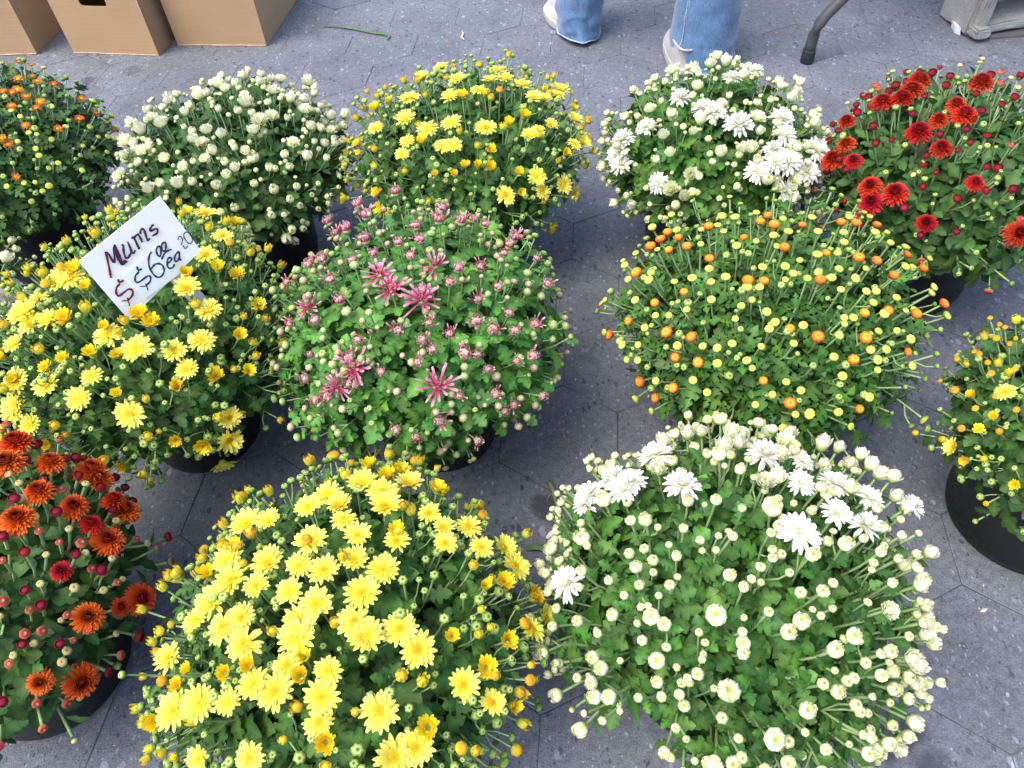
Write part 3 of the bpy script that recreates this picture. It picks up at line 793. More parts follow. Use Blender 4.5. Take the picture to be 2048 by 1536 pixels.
FL = {"pink":[["spider",-22,-77,445],["spider",38,-205,372],["spider",43,-40,450],["spider",-154,-63,408],["spider",-108,-185,365],["spider",-81,-173,389],["spider",23,-98,439],["spider",-39,-47,449],["half",13,54,450],["half",109,-180,370],["half",-116,-33,432],["half",-159,30,410],["half",-135,24,424],["half",-98,-78,430],["half",-139,-91,407],["half",-184,-69,384],["half",-71,-143,412],["half",-148,-134,381],["half",-13,-140,422],["half",59,-146,413],["half",103,-93,424],["half",146,-101,400],["half",99,-125,412],["half",120,-132,400],["half",152,-123,385],["half",183,-101,371],["half",7,-19,454],["half",-49,-4,451],["half",21,16,454],["half",-11,11,455],["half",146,9,420],["half",154,34,413],["half",164,65,401],["half",77,-44,443],["half",109,-35,434],["half",25,-83,443],["half",63,-70,441],["half",31,-133,425],["half",21,-155,414],["half",34,-166,406],["half",13,-181,397],["half",78,-168,393],["half",96,-167,388],["half",34,-235,329],["half",127,-210,308],["half",-29,-239,322],["half",-1,-245,310],["half",84,-237,277],["half",186,-168,284],["half",117,-201,338],["half",-80,-192,373],["half",-147,-183,333],["half",-125,-188,349],["half",-160,-155,353],["half",-86,-162,395],["half",-41,-186,389],["half",151,-159,359],["half",175,-143,348],["half",133,-65,419],["half",209,-15,370],["half",197,37,380],["half",-207,39,370],["half",-28,189,418],["half",-92,171,413],["half",-77,139,412],["half",-142,145,402],["half",-123,101,412],["half",-105,96,422],["half",-65,35,447],["half",-83,-7,444],["half",51,129,424],["half",48,73,443],["half",83,74,436],["half",101,92,424],["half",120,82,420],["half",66,-212,355],["half",142,-201,308]],
"yback":[["daisy",-40,82,414],["daisy",-8,9,425],["daisy",75,49,414],["daisy",56,0,421],["daisy",87,13,415],["daisy",-105,-21,410],["daisy",-24,-52,421],["daisy",31,-32,422],["daisy",120,-2,406],["daisy",194,24,366],["daisy",162,-26,386],["daisy",141,-36,396],["daisy",223,-29,337],["daisy",-112,-79,399],["daisy",-70,-118,399],["daisy",-23,-116,406],["daisy",-111,-128,383],["daisy",-121,-151,368],["daisy",-42,-159,386],["daisy",-21,-166,385],["daisy",42,-131,399],["daisy",122,-134,376],["daisy",142,-115,375],["daisy",169,-91,369],["daisy",216,-93,324],["daisy",233,-68,310],["daisy",131,-195,325],["daisy",186,-171,284],["daisy",141,-205,297],["daisy",210,-142,240],["daisy",69,-230,315],["daisy",-177,-57,373],["daisy",-78,46,414],["daisy",203,82,344],["cup",44,-50,419],["cup",1,-54,421],["cup",85,-123,394],["cup",48,-174,377],["cup",-2,-198,364],["cup",43,-202,357],["cup",256,-34,262],["cup",-219,-57,336],["cup",-251,-55,260],["cup",-258,-96,239],["cup",-180,-170,299],["cup",-180,-180,269],["cup",-81,-143,386],["cup",158,-165,181],["cup",97,-200,341],["cup",-59,-202,353],["cup",-22,-211,352],["cup",22,-200,361],["cup",97,-222,311],["cup",116,-96,393],["cup",-178,0,378],["cup",-145,-9,396],["cup",224,7,339],["cup",192,-132,328]],
"wback":[["dbl",-87,-19,398],["dbl",-53,-64,399],["dbl",-37,-79,398],["dbl",82,69,392],["dbl",22,23,408],["dbl",3,-113,390],["dbl",-156,-53,362],["dbl",-198,-38,329],["dbl",-207,-77,299],["dbl",-148,-159,306],["dbl",92,-93,382],["dbl",91,-127,368],["dbl",63,-157,359],["dbl",63,-175,345],["dbl",91,-170,339],["dbl",26,-191,339],["dbl",134,-168,311],["dbl",176,-141,288],["dbl",161,-124,327],["dbl",90,-204,294],["dbl",-210,-54,307],["cup",-103,-196,297],["cup",41,-101,391],["cup",64,-207,308],["cup",143,-8,376],["cup",181,-160,213],["cup",-186,-138,245],["cup",-132,-95,364],["cup",102,-189,310],["cup",-210,-75,205],["cup",-53,-4,406],["cup",-20,-64,403],["cup",-111,-67,383],["cup",-64,-95,389],["cup",-80,-112,379],["cup",4,-159,366],["cup",19,-160,365],["cup",-38,-161,362],["cup",40,-130,380],["cup",-76,111,380],["cup",-40,68,400],["cup",-6,88,398],["cup",31,101,393],["cup",43,23,406],["cup",115,5,389],["cup",126,-32,383],["cup",163,-75,352],["cup",-124,-133,350],["cup",-143,-17,375],["cup",190,-167,212],["cup",-92,-177,332],["cup",-126,-179,303]],
"redback":[["pom",-135,-64,420],["pom",-129,33,428],["pom",-66,-31,447],["pom",-63,-59,444],["pom",-102,-55,435],["pom",-113,-109,416],["pom",-204,62,371],["pom",-222,3,361],["pom",-240,-1,332],["pom",-222,-41,356],["pom",-210,-103,343],["pom",-210,-124,324],["pom",-182,-139,351],["pom",-142,-196,328],["pom",-75,-177,391],["pom",-6,-242,329],["pom",-3,19,454],["pom",-85,73,436],["pom",-153,51,413],["pom",-106,50,434],["btn",-66,115,428],["btn",-55,90,439],["btn",-118,86,422],["btn",-133,77,417],["btn",-159,95,397],["btn",-100,86,428],["btn",-39,59,448],["btn",-60,28,449],["btn",28,47,451],["btn",-27,-14,454],["btn",-15,26,454],["btn",-100,14,440],["btn",-131,-19,428],["btn",-185,-2,398],["btn",-218,55,357],["btn",-213,93,346],["btn",-192,-42,388],["btn",-172,-53,401],["btn",-109,-84,426],["btn",-43,-110,434],["btn",-53,-72,443],["btn",-91,-122,418],["btn",-136,-112,404],["btn",-142,-123,395],["btn",-232,-45,340],["btn",-235,-14,341],["btn",-237,-84,299],["btn",-171,-164,338],["btn",-147,-154,372],["btn",-102,-189,369],["btn",-61,-192,384],["btn",-20,-197,386],["btn",3,-49,452],["btn",33,-31,452],["btn",-188,62,387],["btn",-237,64,319],["btn",-232,53,337],["btn",-146,-203,305],["btn",-40,-166,407],["btn",-71,-116,427],["btn",-34,-58,448],["btn",103,71,431],["btn",-166,38,408],["btn",-170,56,401],["btn",-146,-202,307],["btn",-215,-136,279],["btn",-243,-76,275]],
"orange":[["obtn",-159,96,385],["obtn",-172,85,381],["obtn",-149,65,398],["obtn",-143,34,406],["obtn",-188,82,370],["obtn",-168,43,393],["obtn",-119,-9,416],["obtn",-63,16,430],["obtn",30,31,433],["obtn",-13,64,430],["obtn",-29,49,431],["obtn",-12,36,433],["obtn",-103,66,415],["obtn",127,52,410],["obtn",188,93,368],["obtn",98,45,420],["obtn",-12,-18,434],["obtn",46,-34,431],["obtn",125,-39,412],["obtn",96,-38,421],["obtn",208,16,368],["obtn",238,7,344],["obtn",146,-61,400],["obtn",-77,-68,421],["obtn",-56,-75,424],["obtn",23,-83,425],["obtn",-164,-53,393],["obtn",-204,-45,367],["obtn",-241,-42,328],["obtn",-264,-13,268],["obtn",-195,-100,358],["obtn",-165,-124,370],["obtn",-188,-138,343],["obtn",-160,-159,352],["obtn",-193,-167,308],["obtn",-214,-155,271],["obtn",-233,-124,276],["obtn",-79,-206,357],["obtn",-45,-234,337],["obtn",1,-166,396],["obtn",-36,-152,401],["obtn",76,-134,402],["obtn",115,-126,394],["obtn",168,-116,372],["obtn",70,-168,387],["obtn",47,-195,374],["obtn",139,-173,355],["obtn",55,-242,321],["obtn",253,-55,324],["obtn",-218,36,357],["ybtn",-222,-72,342],["ybtn",-268,15,246],["ybtn",-256,-50,292],["ybtn",-252,-62,295],["ybtn",-235,-103,303],["ybtn",-231,-102,205],["ybtn",-215,-147,228],["ybtn",-214,-144,299],["ybtn",-168,-174,331],["ybtn",-151,-194,325],["ybtn",-139,-217,301],["ybtn",-124,-229,294],["ybtn",-90,-226,329],["ybtn",-68,-222,344],["ybtn",-49,-213,359],["ybtn",-30,-224,351],["ybtn",-37,-244,323],["ybtn",-18,-246,324],["ybtn",23,-246,323],["ybtn",45,-255,298],["ybtn",69,-231,332],["ybtn",29,-213,362],["ybtn",19,-192,380],["ybtn",31,-166,395],["ybtn",-17,-150,404],["ybtn",-63,-147,399],["ybtn",-54,-140,404],["ybtn",-105,-122,399],["ybtn",-114,-153,381],["ybtn",-134,-152,373],["ybtn",-136,-170,360],["ybtn",-152,-142,368],["ybtn",-184,-126,355],["ybtn",-189,-78,371],["ybtn",-206,-66,361],["ybtn",-228,-17,348],["ybtn",-230,37,343],["ybtn",-173,-27,391],["ybtn",-149,-35,403],["ybtn",-124,-30,414],["ybtn",-105,-53,417],["ybtn",-126,-54,410],["ybtn",-80,-80,418],["ybtn",-64,-84,421],["ybtn",-78,-101,413],["ybtn",-94,-106,408],["ybtn",-131,-83,402],["ybtn",-165,-83,386],["ybtn",-62,-123,409],["ybtn",-26,-78,426],["ybtn",5,-80,427],["ybtn",40,-81,425],["ybtn",23,-71,428],["ybtn",-13,-70,429],["ybtn",-21,-56,431],["ybtn",-52,-50,428],["ybtn",56,-65,426],["ybtn",100,-59,417],["ybtn",77,-80,419],["ybtn",49,-100,419],["ybtn",88,-100,411],["ybtn",104,-98,407],["ybtn",137,-101,394],["ybtn",94,-117,404],["ybtn",43,-143,405],["ybtn",57,-142,403],["ybtn",42,-151,401],["ybtn",108,-131,394],["ybtn",148,-117,383],["ybtn",92,-157,387],["ybtn",123,-152,379],["ybtn",75,-182,377],["ybtn",100,-179,371],["ybtn",84,-193,367],["ybtn",145,-187,339],["ybtn",83,-204,358],["ybtn",147,-156,363],["ybtn",-77,-167,386],["ybtn",-34,-172,392],["ybtn",-92,-189,366],["ybtn",-98,-179,372],["ybtn",246,-26,333],["ybtn",231,-46,341],["ybtn",254,-75,316],["ybtn",249,17,355],["ybtn",221,46,357],["ybtn",176,22,390],["ybtn",83,-8,426],["ybtn",64,-33,428],["ybtn",32,-37,432],["ybtn",3,-46,432],["ybtn",-22,-14,434],["ybtn",-48,3,432],["ybtn",-77,2,427],["ybtn",-124,27,414],["ybtn",-86,43,423],["ybtn",-90,63,419],["ybtn",-82,-79,418],["ybtn",-20,11,434],["ybtn",4,16,435],["ybtn",49,14,432],["ybtn",91,16,424],["ybtn",155,38,400],["ybtn",200,77,364],["ybtn",180,108,374],["ybtn",123,70,408],["ybtn",53,53,428],["ybtn",6,50,432],["ybtn",-27,76,427],["ybtn",-61,74,423],["ybtn",-78,85,418],["ybtn",-146,90,393],["ybtn",-182,61,381],["ybtn",-209,93,348],["ybtn",-224,119,311],["ybtn",-200,14,375],["ybtn",-205,2,371],["ybtn",181,-30,386],["ybtn",201,-18,374]],
"wfront":[["dbl",51,115,399],["dbl",96,106,391],["dbl",79,66,407],["dbl",126,72,389],["dbl",172,60,366],["dbl",109,24,404],["dbl",52,-5,419],["dbl",141,11,392],["dbl",-209,-7,340],["dbl",-135,117,369],["dbl",-175,92,352],["dbl",-169,106,351],["dbl",-62,74,409],["dbl",-79,139,381],["dbl",-129,93,382],["dbl",-116,99,386],["dbl",236,63,335],["cup",-31,169,374],["cup",94,191,336],["cup",115,182,338],["cup",70,111,396],["cup",3,127,398],["cup",-63,162,372],["cup",-83,105,395],["cup",33,63,416],["cup",30,27,421],["cup",-185,39,361],["cup",-128,39,395],["cup",-112,34,402],["cup",-153,83,372],["cup",151,158,338],["cup",169,150,341],["cup",193,135,344],["cup",221,99,342],["cup",91,146,374],["cup",-58,-88,406],["cup",12,-111,404],["cup",-124,-119,374],["cup",55,-165,372],["cup",191,-51,353],["cup",123,-160,348],["cup",28,-102,406],["cup",-112,-87,391],["cup",-124,-77,389],["cup",-13,170,375],["cup",23,161,380],["cup",38,161,378],["cup",-31,138,391],["cup",23,135,394],["cup",-59,93,405],["cup",49,70,412],["cup",178,128,335],["cup",200,120,341],["cup",208,107,339],["cup",228,61,331],["cup",219,76,332],["cup",132,-88,382],["cup",180,-104,342],["cup",151,-130,351],["cup",157,-135,343],["cup",-181,-110,338],["cup",-57,-157,377],["cup",237,3,319],["cup",-2,-218,329],["cup",-16,-200,350],["cup",137,-199,273],["cup",152,-180,297]],
"yfront":[["daisy",39,140,398],["daisy",0,120,410],["daisy",-21,101,416],["daisy",17,100,416],["daisy",65,124,401],["daisy",25,77,422],["daisy",71,96,410],["daisy",95,146,380],["daisy",122,92,394],["daisy",-67,88,413],["daisy",-95,91,405],["daisy",-9,49,428],["daisy",44,52,425],["daisy",88,45,417],["daisy",141,49,396],["daisy",182,54,368],["daisy",208,70,334],["daisy",220,48,324],["daisy",139,73,391],["daisy",167,83,370],["daisy",44,19,429],["daisy",75,7,424],["daisy",11,9,432],["daisy",-17,17,431],["daisy",-54,26,427],["daisy",-105,38,413],["daisy",-97,13,417],["daisy",-64,-1,426],["daisy",-25,-13,431],["daisy",6,-31,431],["daisy",-10,-48,428],["daisy",54,-20,427],["daisy",-117,-9,410],["daisy",-136,-23,401],["daisy",-98,-40,415],["daisy",-76,-34,422],["daisy",-70,-63,419],["daisy",-167,-55,379],["daisy",-11,-63,426],["daisy",48,-51,425],["daisy",61,-66,420],["daisy",94,-57,413],["daisy",112,-77,402],["daisy",-21,-89,419],["daisy",22,-97,417],["daisy",-55,-103,411],["daisy",-32,-112,411],["daisy",-83,-115,400],["daisy",-118,-110,389],["daisy",-153,-109,369],["daisy",17,-121,409],["daisy",12,-142,399],["daisy",72,-134,394],["daisy",157,-106,368],["daisy",185,-116,335],["daisy",106,-163,363],["daisy",84,-172,366],["daisy",-120,-157,360],["daisy",-61,-165,379],["daisy",235,-24,301],["daisy",253,6,264],["cup",240,27,282],["cup",184,0,373],["cup",206,15,351],["cup",147,-61,390],["cup",-61,-86,415],["cup",-88,-88,408],["cup",-181,-111,344],["cup",119,-147,368],["cup",-134,-76,393],["cup",66,156,383],["cup",135,136,366],["cup",-128,28,405],["cup",-98,53,413],["cup",128,137,370],["cup",19,-159,389],["cup",205,-113,307],["cup",-2,-84,422],["cup",-4,-101,416],["cup",181,-86,357],["cup",205,-53,344],["cup",88,56,415],["cup",-147,-87,382],["cup",80,170,369],["cup",40,177,374]],
"redfront":[["pom",185,-146,315],["pom",206,-132,268],["pom",222,-72,320],["pom",226,26,334],["pom",193,55,375],["pom",160,63,403],["pom",155,18,414],["pom",148,118,387],["pom",179,130,345],["pom",191,121,337],["pom",98,148,398],["pom",112,103,416],["pom",213,90,327],["pom",222,85,308],["pom",244,-19,250],["pomd",211,38,356],["pomd",202,-33,370],["pomd",239,-45,284],["pomd",92,161,391],["btn",143,45,418],["btn",183,39,389],["btn",149,-8,418],["btn",171,-22,402],["btn",209,-9,364],["btn",228,-16,332],["btn",178,-64,387],["btn",191,-76,369],["btn",203,-107,329],["btn",178,-118,359],["btn",217,-108,231],["btn",201,134,292],["btn",191,143,306],["btn",86,157,396],["btn",127,112,405],["btn",117,151,385],["btn",217,74,330],["btn",159,145,356],["btn",216,110,290],["btn",230,-52,206],["btn",239,95,212],["btn",178,108,366],["btn",198,103,342],["btn",156,-170,327],["btn",161,153,344],["btn",117,155,382],["btn",154,134,371],["rbud",195,0,382],["rbud",188,-19,388],["rbud",198,21,377],["rbud",188,-53,380],["rbud",231,-37,319],["rbud",233,8,322],["rbud",209,-78,343],["rbud",180,-107,364],["rbud",171,-129,358],["rbud",202,-123,312],["rbud",215,-2,355],["rbud",213,-47,351],["rbud",238,-21,306],["rbud",176,8,399],["rbud",237,51,289],["rbud",246,62,198],["rbud",221,-84,311],["rbud",168,24,404],["rbud",139,70,415],["rbud",124,82,419],["rbud",176,75,385],["rbud",206,105,327],["rbud",187,100,359],["rbud",224,59,326],["rbud",240,-13,299],["rbud",155,-36,412],["rbud",167,-137,354],["rbud",177,-164,296],["rbud",162,-80,396]],
"yleft":[["daisy",101,168,399],["daisy",153,79,417],["daisy",144,15,432],["daisy",131,-62,433],["daisy",159,-87,411],["daisy",-37,-48,460],["daisy",-55,-49,457],["daisy",33,-144,431],["daisy",71,-161,414],["daisy",119,-156,399],["daisy",152,-134,394],["daisy",133,-175,377],["daisy",9,-194,401],["daisy",-59,-196,392],["daisy",-12,-217,378],["daisy",-57,-115,440],["daisy",-91,-108,434],["daisy",-117,-131,414],["daisy",-83,-73,447],["daisy",-100,-89,437],["daisy",-123,-200,357],["daisy",-112,-180,385],["daisy",-113,-92,432],["daisy",169,-199,287],["daisy",155,-208,243],["daisy",115,-194,163],["daisy",53,-231,353],["daisy",-127,-203,350],["daisy",-101,-224,338],["cup",85,141,422],["cup",164,-12,422],["cup",188,-9,406],["cup",154,135,392],["cup",-5,-72,458],["cup",-33,-34,462],["cup",196,-110,370],["cup",203,-145,330],["cup",-29,-172,416],["cup",13,-171,418],["cup",-29,-118,443],["cup",166,-171,351],["cup",119,-198,362],["cup",43,-213,379],["cup",217,-48,373],["cup",-57,-177,407],["cup",-79,-118,434],["cup",-135,-144,399],["cup",75,-116,436],["cup",91,-125,427],["cup",128,-40,438],["cup",46,-171,414],["cup",29,-135,436],["cup",127,-229,265],["cup",99,-240,295],["cup",16,-262,272],["cup",-80,-243,311],["cup",-114,-177,386]],
"cream":[["cup",26,166,363],["cup",77,99,382],["cup",3,-90,392],["cup",-131,-4,380],["cup",-77,-139,368],["cup",4,-153,370],["cup",-112,-180,331],["cup",-48,-190,344],["cup",91,-86,381],["cup",214,-55,321],["cup",-50,-28,398],["cup",217,47,320],["cup",80,-135,368],["cup",-182,-78,343],["cup",-34,29,400],["cup",145,41,371],["cup",159,165,338],["cup",34,-104,387],["cup",-21,-108,386],["cup",-188,-34,348],["cup",-198,42,342],["cup",-5,83,393],["cup",17,49,399],["cup",61,19,397],["cup",-148,-35,371],["cup",83,167,352],["cup",101,168,349],["cup",110,59,382],["cup",175,16,358],["cup",168,60,356],["cup",173,154,327],["cup",233,106,287],["cup",190,-32,347],["cup",222,-7,320],["cup",120,-40,381],["cup",100,-61,384],["cup",68,-7,396],["cup",20,-139,376],["cup",61,-170,355],["cup",45,-183,350],["cup",25,-200,340],["cup",-37,-165,362],["cup",186,-109,327],["cup",162,-92,352],["cup",-3,-119,384],["cup",-97,-44,387],["cup",-104,44,386],["cup",-113,71,379],["cup",-199,-107,315],["cup",-186,-108,327],["cup",-150,-85,360],["cup",-131,-100,364]],
"otl":[["small",95,104,435],["small",114,111,424],["small",129,17,441],["small",142,44,431],["small",154,35,425],["small",174,49,408],["small",118,-35,444],["small",132,-32,438],["small",137,-17,437],["small",152,-29,427],["small",171,-49,411],["small",137,-65,429],["small",211,58,367],["small",223,-11,360],["small",173,-27,413],["small",231,45,338],["small",161,-97,402],["small",203,-69,373],["small",129,-137,401],["small",138,-143,391],["small",141,-184,344],["small",241,65,285],["ybtn",138,-76,425],["ybtn",152,-82,414],["ybtn",189,-26,400],["ybtn",235,-11,339],["ybtn",211,-53,368],["ybtn",177,-103,385],["ybtn",166,-107,392],["ybtn",175,-129,369],["ybtn",151,-132,389],["ybtn",231,-64,328],["ybtn",243,-13,316],["ybtn",201,-128,332],["ybtn",188,-145,333],["ybtn",150,-186,330],["ybtn",165,-176,323],["ybtn",170,-178,302],["ybtn",124,-201,335],["ybtn",150,-198,294],["ybtn",249,-21,283],["ybtn",219,-120,263],["ybtn",222,-69,197],["ybtn",247,16,298],["ybtn",247,40,278],["ybtn",221,85,334],["ybtn",215,88,345]],
"yright":[["cup",-187,-10,313],["cup",-184,-98,277],["cup",-155,40,340],["cup",-192,39,302],["cup",-201,-13,292],["cup",-212,-35,247],["daisy",-215,-7,240],["daisy",-167,18,334],["oybud",-196,67,281],["oybud",-159,80,324],["oybud",-166,57,327],["oybud",-192,-89,214],["oybud",-226,57,190],["oybud",-210,4,272],["oybud",-188,-31,310],["oybud",-196,17,301],["oybud",-213,18,225],["oybud",-176,123,233],["oybud",-167,-14,334],["oybud",-95,165,309],["oybud",-102,146,324],["oybud",-126,124,325],["oybud",-154,118,306],["oybud",-164,129,277],["oybud",-114,106,343],["oybud",-155,106,313],["oybud",-177,18,325],["oybud",-144,48,346],["oybud",-125,99,340]],
"wleft":[["dbl",218,-19,298],["dbl",205,-76,300],["dbl",190,-46,345],["cup",224,-10,276],["cup",202,56,322],["cup",199,11,339]]}
SIGN = {"o":[-0.524,0.8922,0.4829],"M":[[0.69206,-0.28246,0.66429],[0.69999,0.03785,-0.71315],[0.1763,0.95853,0.22391]],"ST":{"crimson":[[[-0.0542,0.0092],[-0.0515,0.0076]],[[-0.0528,0.0088],[-0.0438,0.0233],[-0.0347,0.039],[-0.0355,0.0402]],[[-0.0353,0.04],[-0.0328,0.0373],[-0.0353,0.0214],[-0.0209,0.0398]],[[-0.0209,0.0398],[-0.0204,0.037],[-0.0266,0.0212],[-0.0282,0.0142],[-0.0248,0.0128],[-0.0214,0.014]],[[-0.0119,0.0337],[-0.0098,0.0326],[-0.015,0.0258],[-0.019,0.0177],[-0.0172,0.0145],[-0.0105,0.0168],[-0.006,0.0211],[-0.0018,0.033]],[[-0.006,0.0211],[-0.0076,0.0176],[-0.0062,0.0147],[-0.0017,0.0166]],[[0.0053,0.0323],[0.0084,0.0315],[0.0036,0.0152]],[[0.0019,0.0159],[0.0054,0.0145]],[[0.0076,0.0306],[0.0127,0.032],[0.0157,0.031],[0.0151,0.0258],[0.0133,0.0192]],[[0.0115,0.0199],[0.015,0.0194]],[[0.0183,0.0296],[0.0224,0.0334],[0.0262,0.0334],[0.026,0.0295],[0.0211,0.0182],[0.0212,0.0157],[0.0251,0.0165]],[[0.0421,0.0281],[0.0382,0.0282],[0.0331,0.0259],[0.0329,0.0237],[0.0404,0.0215],[0.041,0.0185],[0.0369,0.0155],[0.0294,0.0169]],[[-0.0481,0.0002],[-0.051,-0.0074]],[[-0.0481,0.0002],[-0.0489,-0.0051],[-0.043,-0.0062]],[[-0.0506,-0.007],[-0.0577,-0.0081],[-0.0636,-0.0148],[-0.0627,-0.02],[-0.0479,-0.0208],[-0.0444,-0.0258],[-0.0482,-0.0311],[-0.0555,-0.0331],[-0.0589,-0.0316]],[[-0.0657,-0.0278],[-0.058,-0.0343]],[[-0.0568,-0.0292],[-0.0627,-0.0415]]],"navy":[[[-0.0162,-0.0033],[-0.02,-0.0118]],[[-0.0162,-0.0033],[-0.0182,-0.0092],[-0.013,-0.0105]],[[-0.0194,-0.0115],[-0.0267,-0.0126],[-0.0317,-0.0175],[-0.0317,-0.0211],[-0.0282,-0.0235],[-0.0147,-0.0245],[-0.012,-0.0279],[-0.0162,-0.0328],[-0.0227,-0.0338],[-0.0258,-0.0327]],[[-0.0326,-0.029],[-0.024,-0.0362]],[[-0.0237,-0.0312],[-0.0281,-0.0416]],[[0.014,-0.0011],[0.01,-0.0012],[0.0028,-0.0068],[-0.0037,-0.0163],[-0.0064,-0.0278],[-0.0048,-0.0355],[0.0011,-0.0382],[0.0087,-0.0345],[0.0121,-0.0271],[0.01,-0.0209],[0.0051,-0.0182],[-0.0014,-0.0192],[-0.0031,-0.0203]],[[0.026,-0.0001],[0.0209,-0.0024],[0.0173,-0.0085],[0.0175,-0.013],[0.0212,-0.012],[0.0258,-0.0067],[0.0274,-0.0013],[0.026,-0.0001]],[[0.0364,-0.0011],[0.0318,-0.0018],[0.0277,-0.0066],[0.0271,-0.0112],[0.0304,-0.0115],[0.0356,-0.0068],[0.0372,-0.0031],[0.0364,-0.0011]],[[0.0169,-0.019],[0.0255,-0.0149],[0.033,-0.0147],[0.0379,-0.0173]],[[0.0188,-0.0288],[0.0255,-0.0296],[0.0289,-0.0265],[0.0269,-0.0239],[0.0222,-0.0257],[0.0171,-0.0317],[0.017,-0.0368],[0.0215,-0.0392],[0.0268,-0.0368]],[[0.0445,-0.0265],[0.0387,-0.0265],[0.0326,-0.0298],[0.0307,-0.0342],[0.033,-0.0363],[0.0387,-0.0335],[0.0441,-0.027],[0.0383,-0.0349],[0.0377,-0.0396]]],"grey":[[[0.0541,-0.0126],[0.0567,-0.0098],[0.0604,-0.0104],[0.0604,-0.0147],[0.0572,-0.0186],[0.0522,-0.0212]],[[0.0546,-0.0233],[0.0542,-0.0298],[0.06,-0.0288]],[[0.0703,-0.0104],[0.0663,-0.0112],[0.0631,-0.017],[0.0629,-0.0253],[0.065,-0.0288],[0.0695,-0.0275],[0.0731,-0.0221],[0.0742,-0.0146],[0.0703,-0.0104]]]},"patch":[[-0.0371,-0.0011],[-0.0399,-0.0495],[0.0258,-0.0545],[0.0331,0.0004]],"stake":[[0.0027,-0.062],[0.0225,-0.0632],[0.0205,-0.0987],[0.0004,-0.0972]],"corners":[[-0.069,0.0533],[0.076,0.0533],[0.0706,-0.0485],[-0.0776,-0.0582]]}

for key, label, spec in SPECS:
    plant(key, label, lmats(spec, key))

# ------------------------------------------------------------------ price sign
def ribbon(mb, pts, w, z):
    """flat pen stroke with round-ish ends, in card coordinates"""
    P = [Vector(p) for p in pts]
    if len(P) > 2:                                    # smooth the polyline
        Q = [P[0]]
        for i in range(len(P) - 1):
            p0 = P[max(i-1, 0)]; p1 = P[i]; p2 = P[i+1]; p3 = P[min(i+2, len(P)-1)]
            for s in (1, 2, 3, 4):
                t = s/4
                Q.append(.5*((2*p1) + (p2 - p0)*t + (2*p0 - 5*p1 + 4*p2 - p3)*t*t + (3*p1 - p0 - 3*p2 + p3)*t**3))
        P = Q
    L = []; n = len(P)
    for i in range(n):
        t = (P[min(i+1, n-1)] - P[max(i-1, 0)])
        if t.length < 1e-9: t = Vector((1, 0))
        t.normalize(); nn = Vector((-t.y, t.x))
        ww = w*(.55 if i in (0, n-1) else 1 + .18*math.sin(i*1.1))
        L.append((P[i] + nn*ww/2, P[i] - nn*ww/2))
    V = [(q.x, q.y, z) for pr in L for q in pr]
    F = [(2*i, 2*i+1, 2*i+3, 2*i+2) for i in range(n-1)]
    mb.add(V, F)

sign = empty('price_sign', SIGN['o'])
Ms = Matrix([list(r) for r in SIGN['M']]).to_4x4(); sign.matrix_world = Matrix.Translation(SIGN['o']) @ Ms
tag(sign, 'white handwritten price card on a stake, tilted above the yellow plant', 'sign')
def slab(pts, z0, z1):
    m = MB(); n = len(pts)
    m.add([(x, y, z0) for x, y in pts] + [(x, y, z1) for x, y in pts], [tuple(range(n))[::-1], tuple(range(n, 2*n))] + [(i, (i+1) % n, n+(i+1) % n, n+i) for i in range(n)])
    return m
cs = SIGN['corners']
card = obj('card', slab(cs[::-1], -.0012, 0).mesh('card', M_WHITE), sign)
obj('price_tag', slab(SIGN['patch'], .0004, .0012).mesh('price_tag', M_PATCH), sign)
obj('stake', slab([(.006, -.045), (.0075, -.30), (.019, -.318), (.0315, -.30), (.029, -.045)], -.0042, -.0016).mesh('stake', M_STAKE), sign)
wds = {'crimson': .0031, 'navy': .0027, 'grey': .0016}
for k, strokes in SIGN['ST'].items():
    mb = MB(); mp_ = MB()
    for i, s in enumerate(strokes):
        thick = 1.0
        if k == 'crimson' and i in (3, 7): thick = 1.9
        tgt = mp_ if (k == 'crimson' and 2 <= i <= 11) else mb
        ribbon(tgt, s, wds[k]*thick, .0016 + .00004*i)
    if mb.v: obj('lettering', mb.mesh('lettering_' + k, M_INK[k]), sign)
    if mp_.v: obj('lettering', mp_.mesh('lettering_plum', M_INK['plum']), sign)

